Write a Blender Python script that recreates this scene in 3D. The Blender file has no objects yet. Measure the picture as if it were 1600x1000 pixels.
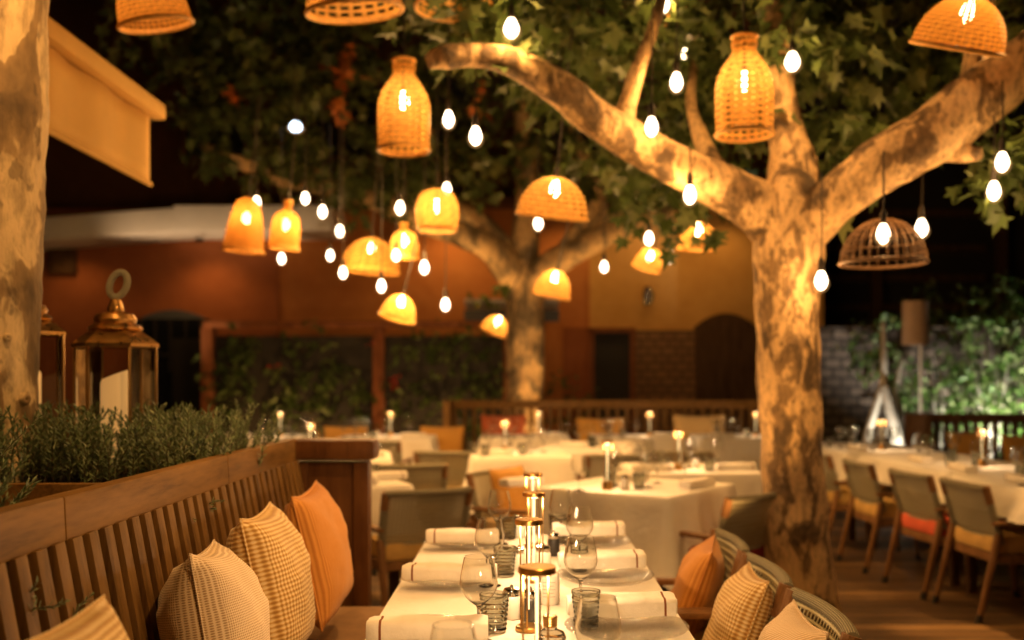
import bpy, bmesh, math, random
from mathutils import Vector, Matrix, noise as mnoise
R = math.radians
PI = math.pi
random.seed(7)
scene = bpy.context.scene
COL = scene.collection

# ------------------------------------------------------------------ camera, world, exposure
FPX, CX, HY, HCAM = 1540.0, 820.0, 595.0, 1.36
cam_d = bpy.data.cameras.new('camera')
cam = bpy.data.objects.new('camera', cam_d)
COL.objects.link(cam)
cam.location = (0, 0, HCAM)
cam.rotation_euler = (R(90), 0, 0)
cam_d.sensor_width = 36.0
cam_d.lens = 36.0 * FPX / 1600.0
cam_d.shift_x = -(CX - 800) / 1600.0
cam_d.shift_y = (HY - 500) / 1600.0
cam_d.clip_start = 0.05
cam_d.clip_end = 300
cam_d.dof.use_dof = True
cam_d.dof.focus_distance = 2.32
cam_d.dof.aperture_fstop = 1.9
cam_d.dof.aperture_blades = 0
scene.camera = cam

w = bpy.data.worlds.new('World')
scene.world = w
w.use_nodes = True
wn = w.node_tree
sky = wn.nodes.new('ShaderNodeTexSky')
sky.sky_type = 'NISHITA'
sky.sun_disc = False
sky.sun_elevation = R(-4)
sky.sun_rotation = R(200)
bgn = wn.nodes['Background']
bgn.inputs['Strength'].default_value = 0.002
wn.links.new(sky.outputs['Color'], bgn.inputs['Color'])

scene.view_settings.view_transform = 'Standard'
scene.view_settings.look = 'None'
scene.view_settings.exposure = 0.0
scene.view_settings.gamma = 1.0
cy = scene.cycles
cy.use_denoising = True
try:
    cy.denoiser = 'OPENIMAGEDENOISE'
except Exception:
    pass
cy.max_bounces = 10
cy.diffuse_bounces = 3
cy.glossy_bounces = 3
cy.transmission_bounces = 8
cy.transparent_max_bounces = 24
cy.sample_clamp_indirect = 4.0
cy.sample_clamp_direct = 0.0
cy.blur_glossy = 0.5
cy.use_light_tree = True

WARM = (1.0, 0.505, 0.15)
WARM2 = (1.0, 0.63, 0.325)


def P(px, py, Y):
    return Vector(((px - CX) / FPX * Y, Y, HCAM - (py - HY) / FPX * Y))


# ------------------------------------------------------------------ materials
class N:
    def __init__(self, name):
        self.m = bpy.data.materials.new(name)
        self.m.use_nodes = True
        self.t = self.m.node_tree
        self.b = self.t.nodes['Principled BSDF']
        self.out = self.t.nodes['Material Output']

    def n(self, typ, **kw):
        x = self.t.nodes.new(typ)
        for k, v in kw.items():
            if k.startswith('i_'):
                x.inputs[int(k[2:]) if k[2:].isdigit() else k[2:].replace('_', ' ')].default_value = v
            else:
                setattr(x, k, v)
        return x

    def l(self, a, b):
        self.t.links.new(a, b)

    def math(self, op, a, b=None):
        x = self.t.nodes.new('ShaderNodeMath')
        x.operation = op
        for i, v in ((0, a), (1, b)):
            if v is None:
                continue
            if isinstance(v, (int, float)):
                x.inputs[i].default_value = v
            else:
                self.l(v, x.inputs[i])
        return x.outputs[0]

    def mix(self, fac, a, b):
        x = self.t.nodes.new('ShaderNodeMixRGB')
        for i, v in ((0, fac), (1, a), (2, b)):
            if isinstance(v, (int, float)):
                x.inputs[i].default_value = v
            elif isinstance(v, tuple):
                x.inputs[i].default_value = (*v, 1) if len(v) == 3 else v
            else:
                self.l(v, x.inputs[i])
        return x.outputs[0]

    def coord(self, which='Object', scale=(1, 1, 1)):
        tc = self.n('ShaderNodeTexCoord')
        mp = self.n('ShaderNodeMapping')
        mp.inputs['Scale'].default_value = scale
        self.l(tc.outputs[which], mp.inputs['Vector'])
        return mp.outputs[0]

    def noise(self, vec, scale, detail=4, rough=.55):
        x = self.n('ShaderNodeTexNoise')
        x.inputs['Scale'].default_value = scale
        x.inputs['Detail'].default_value = detail
        x.inputs['Roughness'].default_value = rough
        if vec is not None:
            self.l(vec, x.inputs['Vector'])
        return x.outputs[0]

    def ramp(self, fac, stops):
        x = self.n('ShaderNodeValToRGB')
        e = x.color_ramp.elements
        while len(e) < len(stops):
            e.new(.5)
        for i, (p, c) in enumerate(stops):
            e[i].position = p
            e[i].color = (*c, 1) if len(c) == 3 else c
        self.l(fac, x.inputs[0])
        return x.outputs[0]

    def bump(self, h, strength=.3, dist=.01):
        x = self.n('ShaderNodeBump')
        x.inputs['Strength'].default_value = strength
        x.inputs['Distance'].default_value = dist
        self.l(h, x.inputs['Height'])
        self.l(x.outputs[0], self.b.inputs['Normal'])

    def col(self, c):
        if isinstance(c, tuple):
            self.b.inputs['Base Color'].default_value = (*c, 1)
        else:
            self.l(c, self.b.inputs['Base Color'])

    def set(self, **kw):
        for k, v in kw.items():
            self.b.inputs[k.replace('_', ' ')].default_value = v
        return self


def mix3(a, b, t):
    return tuple(x * (1 - t) + y * t for x, y in zip(a, b))


def m_plain(name, c, rough=.6, var=.25, scale=8, metal=0.0, bump=.1):
    k = N(name)
    v = k.coord()
    f = k.noise(v, scale, 5)
    k.col(k.ramp(f, [(.3, mix3(c, (0, 0, 0), var)), (.7, mix3(c, tuple(min(1, x * 1.25) for x in c), var * 1.5))]))
    k.set(Roughness=rough, Metallic=metal)
    if bump:
        k.bump(k.noise(v, scale * 12, 3), bump, .004)
    return k.m


def m_wood(name, c1, c2, stretch=(1, 1, 1), scale=14, rough=.5, bump=.25):
    """stretch: small value along the grain"""
    k = N(name)
    v = k.coord('Object', stretch)
    a = k.noise(v, scale, 6, .6)
    b = k.noise(v, scale * 7, 3, .6)
    f = k.math('ADD', k.math('MULTIPLY', a, .7), k.math('MULTIPLY', b, .3))
    k.col(k.ramp(f, [(.34, c1), (.5, mix3(c1, c2, .6)), (.66, c2)]))
    k.set(Roughness=rough, Specular_IOR_Level=.12)
    k.bump(f, bump, .004)
    return k.m


def m_bark(name, pale=(.72, .475, .22), mid=(.30, .185, .08), dark=(.085, .052, .023), sc=1.0):
    """flaking plane bark: irregular pale plates over olive brown, with darker scales"""
    k = N(name)
    v = k.coord('Object', (1.15, 1.15, .62))
    nn = k.n('ShaderNodeTexNoise')
    nn.inputs['Scale'].default_value = 5 * sc
    nn.inputs['Detail'].default_value = 4
    k.l(v, nn.inputs['Vector'])
    warp = k.n('ShaderNodeVectorMath', operation='MULTIPLY_ADD')
    k.l(nn.outputs[1], warp.inputs[0])
    warp.inputs[1].default_value = (.5, .5, .5)
    k.l(v, warp.inputs[2])
    big = k.noise(warp.outputs[0], 4.6 * sc, 1, .3)
    med = k.noise(warp.outputs[0], 9.5 * sc, 3, .5)
    fine = k.noise(k.coord('Object', (1, 1, .4)), 32 * sc, 6, .65)
    f = k.math('ADD', k.math('MULTIPLY', big, .62), k.math('MULTIPLY', med, .38))
    c = k.ramp(f, [(.36, dark), (.405, mix3(mid, dark, .5)), (.455, mid), (.475, mix3(mid, pale, .12)), (.487, mix3(mid, pale, .8)), (.56, pale), (.66, mix3(pale, mid, .2))])
    spots = k.ramp(k.noise(v, 24 * sc, 3), [(.60, (0, 0, 0)), (.66, (1, 1, 1))])
    c = k.mix(k.math('MULTIPLY', spots, .6), c, dark)
    c = k.mix(k.ramp(fine, [(.32, (.6, .6, .6)), (.55, (0, 0, 0))]), c, dark)
    k.col(c)
    k.set(Roughness=.75)
    st = k.ramp(f, [(.40, (0, 0, 0)), (.43, (.35, .35, .35)), (.485, (.4, .4, .4)), (.51, (.85, .85, .85)), (.7, (1, 1, 1))])
    k.bump(k.math('ADD', k.math('MULTIPLY', st, -.6), k.math('MULTIPLY', fine, .7)), .8, .015)
    return k.m


def m_cloth(name, c=(.78, .74, .66)):
    k = N(name)
    v = k.coord()
    k.col(k.ramp(k.noise(v, 5, 4), [(.3, mix3(c, (.5, .4, .3), .12)), (.7, c)]))
    k.set(Roughness=.85, Specular_IOR_Level=.15, Sheen_Weight=.15)
    h = k.math('ADD', k.noise(v, 14, 4), k.math('MULTIPLY', k.noise(v, 500, 2), .12))
    k.bump(h, .55, .012)
    return k.m


def m_napkin(name):
    k = N(name)
    tc = k.n('ShaderNodeTexCoord')
    s = k.n('ShaderNodeSeparateXYZ')
    k.l(tc.outputs['Object'], s.inputs[0])
    # one brown stripe near the outer end (local +x)
    st = k.math('LESS_THAN', k.math('ABSOLUTE', k.math('SUBTRACT', s.outputs[0], .104)), .0028)
    base = k.ramp(k.noise(tc.outputs['Object'], 12, 4), [(.3, (.70, .64, .55)), (.7, (.80, .76, .68))])
    k.col(k.mix(st, base, (.20, .07, .025)))
    k.set(Roughness=.85, Specular_IOR_Level=.15)
    k.bump(k.math('ADD', k.noise(tc.outputs['Object'], 35, 4), k.math('MULTIPLY', k.noise(tc.outputs['Object'], 600, 1), .15)), .5, .006)
    return k.m


def m_pillow(name, kind):
    k = N(name)
    tc = k.n('ShaderNodeTexCoord')
    s = k.n('ShaderNodeSeparateXYZ')
    k.l(tc.outputs['UV'], s.inputs[0])
    u, v = s.outputs[0], s.outputs[1]
    wav = lambda x, per: k.math('ADD', k.math('MULTIPLY', k.math('SINE', k.math('MULTIPLY', x, 2 * PI / per)), .5), .5)
    if kind == 'weave':
        f = k.math('MULTIPLY', wav(u, .0056), wav(v, .0056))
        seam = k.math('LESS_THAN', k.math('ABSOLUTE', k.math('SUBTRACT', u, .225)), .0)
        c = k.ramp(f, [(.05, (.76, .62, .43)), (.45, (.40, .27, .145))])
        h = f
    elif kind == 'gingham':
        a, b = wav(u, .0125), wav(v, .0125)
        f = k.math('MULTIPLY', k.math('ADD', a, b), .5)
        c = k.ramp(f, [(.2, (.80, .64, .36)), (.5, (.62, .40, .14)), (.85, (.36, .19, .05))])
        h = b
    elif kind == 'orange':
        f = wav(u, .0095)
        c = k.ramp(f, [(.2, (.66, .30, .065)), (.8, (.47, .18, .03))])
        h = f
    elif kind == 'sand':
        f = wav(k.math('ADD', u, v), .0125)
        c = k.ramp(f, [(.2, (.76, .60, .40)), (.8, (.50, .35, .19))])
        h = f
    elif kind == 'yellow':
        f = wav(v, .012)
        c = k.ramp(f, [(.2, (.62, .34, .075)), (.8, (.48, .22, .035))])
        h = f
    else:
        f = wav(v, .012)
        c = k.ramp(f, [(.2, (.50, .13, .05)), (.8, (.38, .075, .03))])
        h = f
    big = k.noise(tc.outputs['UV'], 9, 3)
    k.col(k.mix(k.math('MULTIPLY', big, .22), c, (.22, .11, .04)))
    k.set(Roughness=.9, Specular_IOR_Level=.1, Sheen_Weight=.2)
    k.bump(k.math('ADD', k.math('MULTIPLY', h, .35), k.math('MULTIPLY', big, 2.5)), .45, .006)
    return k.m


def m_rope(name, c1, c2, per=.009, hole=True):
    k = N(name)
    tc = k.n('ShaderNodeTexCoord')
    s = k.n('ShaderNodeSeparateXYZ')
    k.l(tc.outputs['UV'], s.inputs[0])
    wav = lambda x, p: k.math('ADD', k.math('MULTIPLY', k.math('SINE', k.math('MULTIPLY', x, 2 * PI / p)), .5), .5)
    a, b = wav(s.outputs[0], per), wav(s.outputs[1], per)
    f = k.math('MAXIMUM', k.math('MULTIPLY', a, .9), b)
    c = k.ramp(f, [(.3, mix3(c1, (0, 0, 0), .85)), (.62, c1), (1, c2)])
    k.col(c)
    k.set(Roughness=.85, Specular_IOR_Level=.15)
    k.bump(f, .9, .006)
    if hole:
        h = k.math('LESS_THAN', f, .42)
        k.l(k.math('SUBTRACT', 1.0, h), k.b.inputs['Alpha'])
    return k.m


def m_wicker(name, c1, c2, nu=60, pv=.011, holes=.24, trans=.5):
    """woven basket: UV u runs 0..1 round the basket, v in metres"""
    k = N(name)
    tc = k.n('ShaderNodeTexCoord')
    s = k.n('ShaderNodeSeparateXYZ')
    k.l(tc.outputs['UV'], s.inputs[0])
    wav = lambda x, m: k.math('ADD', k.math('MULTIPLY', k.math('SINE', k.math('MULTIPLY', x, m)), .5), .5)
    a = wav(s.outputs[0], 2 * PI * nu)
    b = wav(s.outputs[1], 2 * PI / pv)
    chk = wav(k.math('ADD', k.math('MULTIPLY', s.outputs[0], 2 * PI * nu * .5), k.math('MULTIPLY', s.outputs[1], PI / pv)), 1.0)
    f = k.math('MAXIMUM', k.math('MULTIPLY', a, .8), b)
    irr = k.math('ADD', k.math('MULTIPLY', k.noise(tc.outputs['Object'], 16, 4, .7), 1.1), -.05)
    ff = k.math('ADD', k.math('MULTIPLY', f, .75), k.math('ADD', k.math('MULTIPLY', chk, .15), k.math('MULTIPLY', irr, .35)))
    c = k.ramp(ff, [(.35, c1), (.95, c2)])
    k.col(c)
    k.set(Roughness=.6, Specular_IOR_Level=.25)
    k.bump(f, .8, .004)
    tr = k.n('ShaderNodeBsdfTranslucent')
    k.l(c, tr.inputs['Color'])
    mx = k.n('ShaderNodeMixShader')
    mx.inputs[0].default_value = trans
    k.l(k.b.outputs[0], mx.inputs[1])
    k.l(tr.outputs[0], mx.inputs[2])
    tp = k.n('ShaderNodeBsdfTransparent')
    mh = k.n('ShaderNodeMixShader')
    k.l(k.math('LESS_THAN', f, holes), mh.inputs[0])
    k.l(mx.outputs[0], mh.inputs[1])
    k.l(tp.outputs[0], mh.inputs[2])
    k.l(mh.outputs[0], k.out.inputs['Surface'])
    return k.m


def m_emit(name, c, s, see=0.0):
    k = N(name)
    e = k.n('ShaderNodeEmission')
    e.inputs[0].default_value = (*c, 1)
    e.inputs[1].default_value = s
    if see:
        tp = k.n('ShaderNodeBsdfTransparent')
        tp.inputs[0].default_value = (see, see, see, 1)
        ad = k.n('ShaderNodeAddShader')
        k.l(e.outputs[0], ad.inputs[0])
        k.l(tp.outputs[0], ad.inputs[1])
        k.l(ad.outputs[0], k.out.inputs['Surface'])
    else:
        k.l(e.outputs[0], k.out.inputs['Surface'])
    return k.m


def m_metal(name, c, rough=.25, var=.2):
    k = N(name)
    v = k.coord()
    f = k.noise(v, 20, 4)
    k.col(k.ramp(f, [(.3, mix3(c, (.05, .03, .01), var)), (.7, c)]))
    k.set(Metallic=1.0)
    r = k.n('ShaderNodeMapRange')
    k.l(k.noise(v, 35, 3), r.inputs[0])
    r.inputs['To Min'].default_value = rough * .6
    r.inputs['To Max'].default_value = rough * 1.6
    k.l(r.outputs[0], k.b.inputs['Roughness'])
    return k.m


def m_glass(name, c=(1, 1, 1), rough=0.0, ior=1.45, bump=0, bscale=60):
    k = N(name)
    g = k.n('ShaderNodeBsdfGlass')
    g.inputs['Color'].default_value = (*c, 1)
    g.inputs['Roughness'].default_value = rough
    g.inputs['IOR'].default_value = ior
    if bump:
        bb = k.n('ShaderNodeBump')
        bb.inputs['Strength'].default_value = bump
        bb.inputs['Distance'].default_value = .004
        k.l(k.noise(k.coord(), bscale, 3), bb.inputs['Height'])
        k.l(bb.outputs[0], g.inputs['Normal'])
    k.l(g.outputs[0], k.out.inputs['Surface'])
    return k.m


def m_thin(name, c=(.97, .97, .96), refl=1.0, bump=0, bscale=80):
    """thin walled glass: fresnel reflection over straight transmission"""
    k = N(name)
    fr = k.n('ShaderNodeFresnel')
    fr.inputs['IOR'].default_value = 1.5
    tp = k.n('ShaderNodeBsdfTransparent')
    tp.inputs[0].default_value = (*c, 1)
    gl = k.n('ShaderNodeBsdfGlossy')
    gl.inputs['Roughness'].default_value = .03
    mx = k.n('ShaderNodeMixShader')
    k.l(k.math('MULTIPLY', fr.outputs[0], refl), mx.inputs[0])
    k.l(tp.outputs[0], mx.inputs[1])
    k.l(gl.outputs[0], mx.inputs[2])
    if bump:
        bb = k.n('ShaderNodeBump')
        bb.inputs['Strength'].default_value = bump
        bb.inputs['Distance'].default_value = .01
        k.l(k.noise(k.coord(), bscale, 3), bb.inputs['Height'])
        k.l(bb.outputs[0], gl.inputs['Normal'])
        k.l(bb.outputs[0], fr.inputs['Normal'])
    k.l(mx.outputs[0], k.out.inputs['Surface'])
    return k.m


def m_leaf(name, c1, c2, c3, trans=.35):
    k = N(name)
    g = k.n('ShaderNodeNewGeometry')
    c = k.ramp(g.outputs['Random Per Island'], [(0, c1), (.55, c2), (1, c3)])
    k.col(c)
    k.set(Roughness=.45, Specular_IOR_Level=.35)
    tr = k.n('ShaderNodeBsdfTranslucent')
    k.l(c, tr.inputs[0])
    mx = k.n('ShaderNodeMixShader')
    mx.inputs[0].default_value = trans
    k.l(k.b.outputs[0], mx.inputs[1])
    k.l(tr.outputs[0], mx.inputs[2])
    k.l(mx.outputs[0], k.out.inputs['Surface'])
    return k.m


def m_plaster(name, c1, c2):
    k = N(name)
    v = k.coord()
    a = k.noise(v, .7, 5, .6)
    b = k.noise(v, 6, 5, .6)
    k.col(k.ramp(k.math('ADD', k.math('MULTIPLY', a, .65), k.math('MULTIPLY', b, .35)), [(.35, c1), (.65, c2)]))
    k.set(Roughness=.9, Specular_IOR_Level=.1)
    k.bump(b, .4, .02)
    return k.m


def m_deck(name):
    k = N(name)
    tc = k.n('ShaderNodeTexCoord')
    s = k.n('ShaderNodeSeparateXYZ')
    k.l(tc.outputs['Object'], s.inputs[0])
    pw = .145
    row = k.math('DIVIDE', s.outputs[1], pw)
    fr = k.math('FRACT', row)
    idx = k.math('FLOOR', row)
    gap = k.math('LESS_THAN', k.math('ABSOLUTE', k.math('SUBTRACT', fr, .5)), .435)
    cmb = k.n('ShaderNodeCombineXYZ')
    k.l(k.math('MULTIPLY', k.math('ADD', s.outputs[0], k.math('MULTIPLY', idx, 7.31)), .18), cmb.inputs[0])
    k.l(s.outputs[1], cmb.inputs[1])
    k.l(idx, cmb.inputs[2])
    g = k.noise(cmb.outputs[0], 22, 5, .6)
    wn_ = k.n('ShaderNodeTexWhiteNoise')
    wn_.noise_dimensions = '1D'
    k.l(idx, wn_.inputs['W'])
    f = k.math('ADD', k.math('MULTIPLY', g, .5), k.math('MULTIPLY', wn_.outputs[0], .5))
    c = k.ramp(f, [(.22, (.05, .026, .009)), (.5, (.125, .066, .023)), (.78, (.24, .135, .05))])
    k.col(k.mix(gap, (.012, .008, .005), c))
    k.set(Roughness=.55)
    k.bump(k.math('ADD', k.math('MULTIPLY', gap, 1.5), k.math('MULTIPLY', g, .25)), .6, .006)
    return k.m


def m_brick(name, c1, c2, mortar, sc=5.0, use='Object', rot=True):
    k = N(name)
    tc = k.n('ShaderNodeTexCoord')
    s = k.n('ShaderNodeSeparateXYZ')
    k.l(tc.outputs[use], s.inputs[0])
    cmb = k.n('ShaderNodeCombineXYZ')
    k.l(s.outputs[0], cmb.inputs[0])
    k.l(s.outputs[2], cmb.inputs[1])
    br = k.n('ShaderNodeTexBrick')
    br.inputs['Scale'].default_value = sc
    br.inputs['Color1'].default_value = (*c1, 1)
    br.inputs['Color2'].default_value = (*c2, 1)
    br.inputs['Mortar'].default_value = (*mortar, 1)
    br.inputs['Mortar Size'].default_value = .045
    br.inputs['Row Height'].default_value = .28
    k.l(cmb.outputs[0], br.inputs[0])
    k.col(k.mix(k.math('MULTIPLY', k.noise(tc.outputs[use], 3, 5), .6), br.outputs[0], mortar))
    k.set(Roughness=.9)
    k.bump(br.outputs[1], -.8, .02)
    return k.m


M = {}
M['teak'] = m_wood('teak', (.085, .042, .010), (.235, .122, .034), (1, .12, 1), 16, .5)
M['teak_v'] = m_wood('teak_upright', (.06, .030, .008), (.18, .096, .028), (1, 1, .12), 16, .5)
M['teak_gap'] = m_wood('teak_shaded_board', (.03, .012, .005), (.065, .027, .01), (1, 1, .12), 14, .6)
M['mahogany'] = m_wood('red_brown_wood', (.055, .020, .006), (.115, .048, .014), (1, 1, .12), 14, .45)
M['chair_wood'] = m_wood('chair_wood', (.12, .058, .024), (.27, .14, .06), (1, 1, .2), 22, .45)
M['dark_wood'] = m_wood('dark_wood', (.05, .027, .013), (.12, .066, .032), (1, 1, .15), 14, .55)
M['bark'] = m_bark('plane_bark', sc=1.15)
M['bark_near'] = m_bark('plane_bark_near', (.70, .52, .28), (.27, .175, .08), (.085, .053, .025), .62)
M['bark_far'] = m_bark('plane_bark_far', (.68, .46, .22), (.34, .25, .14), (.15, .11, .06))
M['cloth'] = m_cloth('table_linen')
M['napkin'] = m_napkin('napkin_linen')
for kk in ('weave', 'gingham', 'orange', 'sand', 'yellow', 'coral'):
    M['p_' + kk] = m_pillow('pillow_' + kk, kk)
M['seat_pad'] = m_plain('bench_pad_fabric', (.34, .20, .10), .9, .2, 20)
M['c_yellow'] = m_plain('yellow_cushion', (.68, .40, .05), .9, .2, 14)
M['c_coral'] = m_plain('coral_cushion', (.72, .13, .06), .9, .2, 14)
M['c_tan'] = m_plain('tan_cushion', (.62, .39, .12), .9, .2, 14)
M['c_wine'] = m_plain('burgundy_cushion', (.24, .018, .03), .9, .2, 14)
M['rope'] = m_rope('grey_green_rope', (.24, .215, .14), (.50, .46, .31), .024)
M['rope_pale'] = m_rope('pale_rope_wrap', (.30, .27, .18), (.46, .42, .29), .006, False)
M['black'] = m_plain('black_rubber', (.015, .013, .012), .6, .2)
M['wicker'] = m_wicker('honey_wicker', (.09, .024, .003), (.84, .46, .11), 22, .030, .46)
M['wicker_fine'] = m_wicker('fine_wicker', (.13, .036, .005), (.78, .38, .07), 40, .020, .24, .55)
M['wicker_rim'] = m_plain('wicker_rim', (.80, .42, .09), .6, .3, 40)
M['wire'] = m_plain('dark_cane', (.13, .065, .025), .6, .3, 30)
M['bulb'] = m_emit('bulb_glow', (1.0, .76, .50), 9, .25)
M['envelope'] = m_emit('bulb_envelope_halo', (1.0, .50, .16), .16, .95)  # soft halo put into the bulb glass as faint warm emission
M['bulb_hot'] = m_emit('bulb_glow_in_basket', (1.0, .68, .36), 30, .25)
M['bulb_cold'] = m_emit('cold_bulb_glow', (.62, .80, 1.0), 5, .25)
M['led'] = m_emit('led_glow', (1.0, .70, .36), 22)
M['rod'] = m_emit('lamp_rod_glow', (1.0, .66, .28), 2.2, .3)
M['brass'] = m_metal('brushed_brass', (.62, .36, .12), .28)
M['brass_dark'] = m_metal('aged_brass', (.42, .25, .09), .33)
M['steel'] = m_metal('polished_steel', (.75, .72, .66), .12)
M['cord'] = m_plain('black_cord', (.03, .022, .015), .6, .1)
M['glass'] = m_glass('wine_glass_clear', (.985, .985, .975))
M['glass_grey'] = m_glass('smoky_glass', (.86, .875, .86), 0, 1.45, .25, 45)
M['glass_thin'] = m_thin('thin_glass')
M['glass_lantern'] = m_thin('lantern_glass', (.93, .92, .88), .9)
M['glass_plate'] = m_thin('bubbled_plate_glass', (.975, .97, .96), .6, 1.0, 120)
M['ceramic'] = m_plain('white_ceramic', (.78, .74, .66), .25, .06, 6, 0, 0)
M['label'] = m_plain('paper_label', (.74, .70, .62), .8, .05, 6)
M['ink'] = m_plain('label_ink', (.30, .25, .20), .8, .05)
M['pepper'] = m_plain('dark_spice', (.03, .028, .028), .4, .4, 60)
M['wax_glow'] = m_plain('cream_wax_added_glow', (.80, .62, .34), .55, .08, 3, 0, 0)
wb = M['wax_glow'].node_tree.nodes['Principled BSDF']; wb.inputs['Emission Color'].default_value = (1, .5, .15, 1); wb.inputs['Emission Strength'].default_value = .42  # emission added to brighten the unlit candle
M['awning'] = m_plain('ochre_awning_fabric', (.72, .44, .12), .85, .1, 3)
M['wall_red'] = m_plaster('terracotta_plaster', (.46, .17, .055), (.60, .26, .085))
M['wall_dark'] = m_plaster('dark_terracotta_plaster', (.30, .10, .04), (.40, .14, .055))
M['wall_ochre'] = m_plaster('ochre_plaster', (.58, .32, .09), (.72, .43, .14))
M['fascia'] = m_plain('pale_fascia_paint', (.82, .78, .72), .7, .12, 2)
M['grey_blue'] = m_plain('grey_blue_paint', (.10, .11, .13), .5, .15, 3)
M['door_dark'] = m_plain('dark_doorway', (.02, .016, .012), .7, .2, 3)
M['dark_glass'] = m_plain('dark_window_glass', (.012, .013, .016), .04, .1, 3, 0, 0)
M['frame'] = m_wood('red_frame_wood', (.16, .055, .022), (.27, .10, .04), (1, 1, .15), 10, .55)
M['brick'] = m_brick('brown_brick', (.26, .13, .06), (.34, .18, .08), (.12, .07, .035), 2.4)
M['stone'] = m_brick('grey_stone', (.07, .05, .038), (.19, .14, .105), (.03, .022, .016), 2.2)
M['deck'] = m_deck('deck_boards')
M['earth'] = m_plain('dark_soil', (.03, .02, .012), .95, .4, 20)
M['leaf'] = m_leaf('plane_leaf', (.055, .085, .022), (.10, .145, .04), (.19, .22, .085))
M['leaf_far'] = m_leaf('plane_leaf_far', (.06, .085, .022), (.10, .135, .038), (.17, .18, .06))
M['hedge'] = m_leaf('hedge_leaf', (.06, .10, .025), (.10, .16, .04), (.18, .23, .08))
M['green'] = m_leaf('garden_leaf', (.035, .085, .016), (.10, .19, .035), (.34, .40, .18))
M['rosemary'] = m_leaf('rosemary_needle', (.10, .145, .065), (.155, .21, .10), (.24, .29, .15), .2)
M['stem'] = m_plain('rosemary_stem', (.09, .065, .035), .8, .2)
M['flower'] = m_leaf('red_flower', (.35, .02, .01), (.42, .03, .02), (.5, .05, .03))
M['dry_leaf'] = m_leaf('orange_leaf', (.35, .09, .015), (.45, .13, .02), (.5, .17, .03))
M['white_trunk'] = m_plain('pale_olive_bark', (.52, .47, .38), .8, .35, 9, 0, .5)
M['shade_paper'] = m_plain('beige_lampshade', (.45, .32, .22), .8, .1, 4)
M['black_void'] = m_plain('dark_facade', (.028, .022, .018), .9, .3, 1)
M['facade_up'] = m_plaster('upper_facade', (.11, .05, .025), (.17, .075, .035))


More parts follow.
